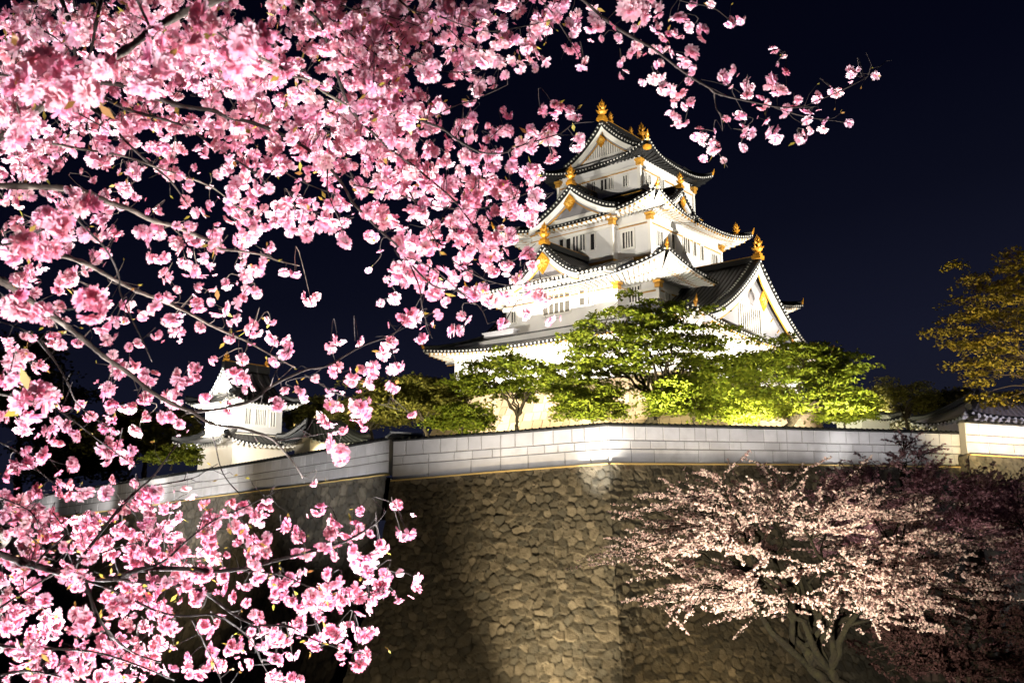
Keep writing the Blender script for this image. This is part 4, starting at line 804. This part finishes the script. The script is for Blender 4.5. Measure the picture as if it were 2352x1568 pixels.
DEN = """7888869878 5248898897 8888786000
7888799878 8637889898 8576575000
9998798889 9986869996 5878620000
9999989867 9995668995 4553300000
8589766567 7877857997 3252000000
9857467876 7888878998 6632245000
8875465735 6787889876 5566755200
6972335535 6776877888 7666520000
7633254243 4534444697 8886650000
5565476222 4665645737 8887641000
7878530255 4776565657 7765400000
8963332564 5620241456 6776300000
4532402665 3745200166 6775600000
3345401444 2401200053 4563332000
5765524534 5410000134 4432330000
1145245554 5533020345 2323000000
5420043221 4335233250 0000000000
6420024345 0212345540 0000000000
3834465424 0344455430 0000000000
3732555332 2100022032 0000000000
2366350020 0000034000 0000000000
3441563100 0000030000 0000000000
3553255300 2000300000 0000000000
7820126654 3540200030 0000000000
8878876646 6244255540 0000000000
7857867878 5655654430 0000000000
8766536554 4435423240 0000000000
7447765667 3235566442 0000000000
6665568733 4346565420 0000000000
6775446632 3446754300 0000000000
7876665643 6353334200 0000000000
5785586525 3253000000 0000000000""".split('\n')
EXP = [(140,170,170),(200,280,80),(320,280,100),(120,40,120),(450,70,280),(590,70,150),(430,220,110),(590,210,100),(740,90,180),(850,40,90),(740,240,90),(650,260,100),(460,320,120),(440,400,130),(580,370,120),(690,380,140),(800,380,180),(770,450,110),(840,190,110),(920,240,130),(980,30,80),(1120,170,100),(1190,130,100),(330,440,90),(350,530,90),(490,590,70),(600,460,100),(590,540,130),(840,500,100),(830,590,90),(640,640,100),(720,650,160),(1070,560,130),(1120,500,90),(1120,620,50),(1250,610,110),(1250,670,120),(1390,600,150),(1460,660,130),(1520,640,90),(1570,730,130),(1340,740,140),(1450,350,110),(1500,400,60),(1450,460,50),(1510,520,80),(1500,800,130),(1640,840,140),(1730,710,110),(1870,640,120),(1980,520,110),(2040,500,60),(2160,540,70),(1790,890,130),(1970,880,70),(1370,860,80),(1440,950,160),(1620,1000,120),(1670,940,90),(1080,860,90),(1170,830,90),(1230,840,100),(1200,930,110),(1270,950,100),(1190,1060,110),(820,760,120),(730,740,90),(690,830,100),(740,880,120),(790,880,80),(890,960,140),(950,1030,140),(1010,1060,130),(940,1130,110),(1070,1150,60),(60,460,120),(80,490,60),(-20,350,150),(1000,940,60),(340,20,130),(560,10,120)]
BIG = [(40,130,110,1.3),(110,160,120,1.35),(170,175,110,1.35),(240,170,100,1.3),(60,200,100,1.3),(200,215,90,1.35),(140,235,90,1.35),(25,265,100,1.3),(70,280,70,1.4),(40,315,70,1.4),(350,150,110,1.4),(330,190,90,1.4),(390,110,80,1.5),(470,40,90,1.5),(430,90,80,1.5),(580,100,130,1.25),(560,170,120,1.3),(530,140,90,1.3),(600,140,90,1.25),(555,195,80,1.35),(100,500,60,1.6),(145,520,90,1.5),(200,480,80,1.6),(60,560,80,1.5),(110,575,70,1.5),(20,575,80,1.5),(45,700,80,1.35),(85,710,70,1.35),(205,705,90,1.35),(50,645,50,1.7),(74,933,100,1.5),(95,905,70,1.5),(20,870,60,1.7),(35,830,60,1.9)]
bo([(-80, 160), (20, 175), (110, 190), (190, 185), (250, 165)], 4, 2, 1.4, 1.4); bo([(480, 60), (520, 90), (560, 125), (600, 150)], 3, 1.5, 1.6, 1.4, 'u', G_); bo([(-60, 560), (20, 560), (80, 535), (150, 505)], 3.5, 2, 1.5, 1.6); bo([(-60, 690), (40, 715), (130, 712), (200, 705)], 2.5, 1.2, 1.4, 1.4); bo([(-60, 905), (0, 905), (50, 915), (80, 925)], 2.5, 1.2, 1.5, 1.5, 'u', G_)
# sample every bough, hang clusters on the network nearest in view, growing thin twigs where they stand off
net_uv, net_d, net_b = [], [], []; LB = len(B)
def smooth(pts, k):
    p = np.array(pts, float); n = len(p); t = np.linspace(0, n - 1, k); i = np.clip(t.astype(int), 0, n - 2); f = (t - i)[:, None]
    a, b, c, d = p[np.clip(i - 1, 0, n - 1)], p[i], p[i + 1], p[np.clip(i + 2, 0, n - 1)]
    return .5 * ((2 * b) + (c - a) * f + (2 * a - 5 * b + 4 * c - d) * f ** 2 + (3 * b - a - 3 * c + d) * f ** 3)
BM = []; wr = np.random.default_rng(9)
for bi, (pts, r0, r1, d0, d1, tr, bk) in enumerate(B):
    L = sum(math.dist(pts[i], pts[i + 1]) for i in range(len(pts) - 1)); k = max(8, int(L / 9)); uv = smooth(pts, k) + np.cumsum(wr.normal(0, .25, (k, 2)), 0) * .5
    d = np.linspace(d0, d1, k) + .05 * np.sin(np.linspace(0, 7, k) + bi); rad = np.linspace(r0, r1, k) * wr.uniform(.82, 1.15, k) * (1 + .35 * (wr.random(k) < .08))
    m = MB(); m.tube([P(u, v, y) for (u, v), y in zip(uv, d)], [r * y / F for r, y in zip(rad, d)], 7); BM.append(m)
    net_uv += list(uv[1:]); net_d += list(d[1:]); net_b += [bi] * (k - 1)
CL = []
cs = 49.0; cr_ = np.random.default_rng(21)
for r, row in enumerate(DEN):
    row = row.replace(' ', '')
    for c, ch in enumerate(row):
        q = int(ch)
        if not q: continue
        lam = -math.log(1 - min(.93, q / 9.6)) * cs * cs / (math.pi / 4 * 38 ** 2 * .74) * (1.32 if r < 9 else 1.12 if r < 15 else .8 if r < 23 else 1.1); n = int(lam + cr_.random())
        for _ in range(n): CL.append((c * cs + cr_.uniform(-3, cs + 3), r * cs + cr_.uniform(-3, cs + 3), float(np.clip(cr_.normal(37 if (r > 6 and c < 15) else 41, 9), 20, 66)), 0))
CL += [(1319.3 + x * .3205, y * .3205, s * .3205 * 1.02, 0) for x, y, s in EXP] + BIG
nuv, nd, nb = np.array(net_uv), np.array(net_d), np.array(net_b)
CA = np.array([c[:2] for c in CL]); dist = np.array([np.hypot(*(nuv - c).T).min() for c in CA])
TW = [MB() for _ in range(LB)]; FV = [[] for _ in range(LB)]; LV = [[] for _ in range(LB)]
ex_uv, ex_d, ex_b = [nuv], [nd], [nb]
cap_ = 0
for ci in np.argsort(dist):
    u, v, D, dep = CL[ci]; ww = 1.0
    A = np.concatenate(ex_uv); AD = np.concatenate(ex_d); AB = np.concatenate(ex_b)
    dd = np.hypot(A[:, 0] - u, A[:, 1] - v) + (30 * np.abs(AD - dep) * 6 if dep else (AD < 2.2) * 60); j = int(dd.argmin()); b = int(AB[j]); gap = dd[j]
    y = dep or float(AD[j] * (1 + cr_.uniform(-.03, .13))) ; y = max(y, 1.2)
    c = P(u, v, y); a = P(*A[j], AD[j])
    if gap > 6:
        k = 6; t = np.linspace(0, 1, k)[:, None]; side = cr_.normal(0, .10, 3) * np.linalg.norm(c - a); pts = a + (c - a) * t + side * np.sin(np.pi * t) + np.array([0, 0, .12 * np.linalg.norm(c - a)]) * np.sin(np.pi * t)
        TW[b].tube(pts, np.linspace(1.25 if gap > 40 else .8, .5, k) * y / F * (1 if not dep else 1.2), 5)
        if gap > 16:
            tt = np.linspace(.25, 1, 5)[:, None]; ex_uv.append(A[j] + (np.array([u, v]) - A[j]) * tt); ex_d.append(AD[j] + (y - AD[j]) * tt[:, 0]); ex_b.append(np.full(5, b))
    S = D * y / F                                  # cluster width in metres
    nf = 1 if D < 27 and not dep else (cr_.integers(2, 5) if not dep else cr_.integers(4, 7))
    fr = S * (.46 if nf == 1 else (.335 if nf < 4 else .30))
    for k in range(nf):
        off = cr_.normal(0, 1, 3); off /= np.linalg.norm(off); off *= (S * .25 if nf > 1 else 0)
        ax = off / (np.linalg.norm(off) + 1e-9) * .9 + cr_.normal(0, .55, 3) + np.array([0, -.35, -.45]); Mx = rot_to(ax, cr_)
        Vf, Ff, Tf = FL[cr_.integers(0, len(FL))]; FV[b].append((Vf @ Mx.T * fr * cr_.uniform(.85, 1.15) + c + off, Ff, Tf * np.array([1, cr_.uniform(.86, 1.08), cr_.uniform(.9, 1.06)])))
    if cr_.random() < .17:
        for k in range(cr_.integers(1, 3)):
            ax = cr_.normal(0, 1, 3); ax /= np.linalg.norm(ax); LV[b].append((c + ax * S * .38, ax, min(S * .55, .045) * cr_.uniform(.6, 1.1)))
    if cr_.random() < .22:
        ax = cr_.normal(0, 1, 3) + np.array([0, 0, -.8]); ax /= np.linalg.norm(ax); p2 = c + ax * S * .75; TW[b].tube([c, (c + p2) / 2 + cr_.normal(0, .004, 3), p2], .35 * y / F, 4)
        Vf, Ff, Tf = BUD; FV[b].append((Vf @ rot_to(ax, cr_).T * S * .17 + p2, Ff, Tf * np.array([1, .75, .8])))
# bare twiglets with red buds
for _ in range(420):
    j = int(cr_.integers(0, len(nuv))); b = int(nb[j]); y = nd[j]
    if y < 2: continue
    u, v = nuv[j]; an = cr_.uniform(0, 2 * math.pi); l = cr_.uniform(18, 60); e = (u + l * math.cos(an), v + l * math.sin(an)); p0, p1 = P(u, v, y), P(*e, y * cr_.uniform(.97, 1.03)); md = (p0 + p1) / 2 + cr_.normal(0, .006, 3)
    TW[b].tube([p0, md, p1], [.8 * y / F, .6 * y / F, .35 * y / F], 4); dr = p1 - p0; dr /= np.linalg.norm(dr)
    for q in range(int(cr_.integers(0, 3))): LV[b].append((p1, dr + cr_.normal(0, .5, 3), .014 * cr_.uniform(.7, 1.3)))
base_u = np.array([-3.6, 2.6, 0.]); base_l = np.array([-2.9, 4.2, -.1])
roots = {'u': prop(empty('blossom_tree', tuple(base_u)), 'cherry tree with pink double blossom on long boughs hanging across the sky', 'cherry tree', 'blossoming trees by the camera'),
         'l': prop(empty('blossom_tree', tuple(base_l)), 'lower cherry tree whose dark boughs of pink blossom cross the stone rampart', 'cherry tree', 'blossoming trees by the camera')}
for kx, (bp_, hz) in {'u': (base_u, 2.9), 'l': (base_l, .9)}.items():
    m = MB(); top = bp_ + np.array([.25, .1, hz]); m.tube(curve(bp_ - np.array([0, 0, .3]), top, .06, 8), np.linspace(.2, .12, 8), 10)
    for (pts, r0, r1, d0, d1, tr, bk) in B:
        u0, v0 = pts[0]
        if tr == kx and u0 < 0: m.tube(curve(top - np.array([0, 0, .5]) * random.random(), P(u0, v0, d0), .12, 7), np.linspace(.06, max(r0 * d0 / F, .006), 7), 7)
        elif tr == kx and v0 < 0:
            e = P(u0, v0, d0); mid = e + np.array([-.5 - .2 * abs(e[0]), .1, .9]); k1 = curve(top, mid, .06, 7); m.tube(np.concatenate([k1, curve(mid, e, .1, 5)[1:]]), np.linspace(.07, r0 * d0 / F, 11), 7)
    t = m.build('trunk', 'bark', roots[kx], True); t.matrix_parent_inverse = Matrix.Translation(-bp_)
rl = np.random.default_rng(4)
for bi, (pts, r0, r1, d0, d1, tr, bk) in enumerate(B):
    rt = roots[tr]; inv = Matrix.Translation(-(base_u if tr == 'u' else base_l))
    bo_ = BM[bi].build('bough', bk, rt, True); bo_.matrix_parent_inverse = inv
    if TW[bi].v: TW[bi].build('twig_tuft', bk, bo_)
    if FV[bi]:
        o = 0; Vs, Fs, Ts = [], [], []
        for V_, F_, T_ in FV[bi]: Vs.append(V_); Fs.append(F_ + o); Ts.append(T_); o += len(V_)
        npmesh('blossom', np.concatenate(Vs), np.concatenate(Fs), 'petal', bo_, np.clip(np.concatenate(Ts), 0, 1))
    if LV[bi]:
        Vs, Fs = [], []
        for i, (p, ax, s) in enumerate(LV[bi]):
            Mx = rot_to(np.array(ax, float), rl); x, y_, z_ = Mx[:, 0], Mx[:, 1], Mx[:, 2]
            Vs += [p, p + z_ * s * .5 + x * s * .22 + y_ * s * .05, p + z_ * s * 1.1, p + z_ * s * .5 - x * s * .22 + y_ * s * .05]; Fs.append((4 * i, 4 * i + 1, 4 * i + 2, 4 * i + 3))
        npmesh('leaf_tuft', np.array(Vs), np.array(Fs), 'young_leaf', bo_)
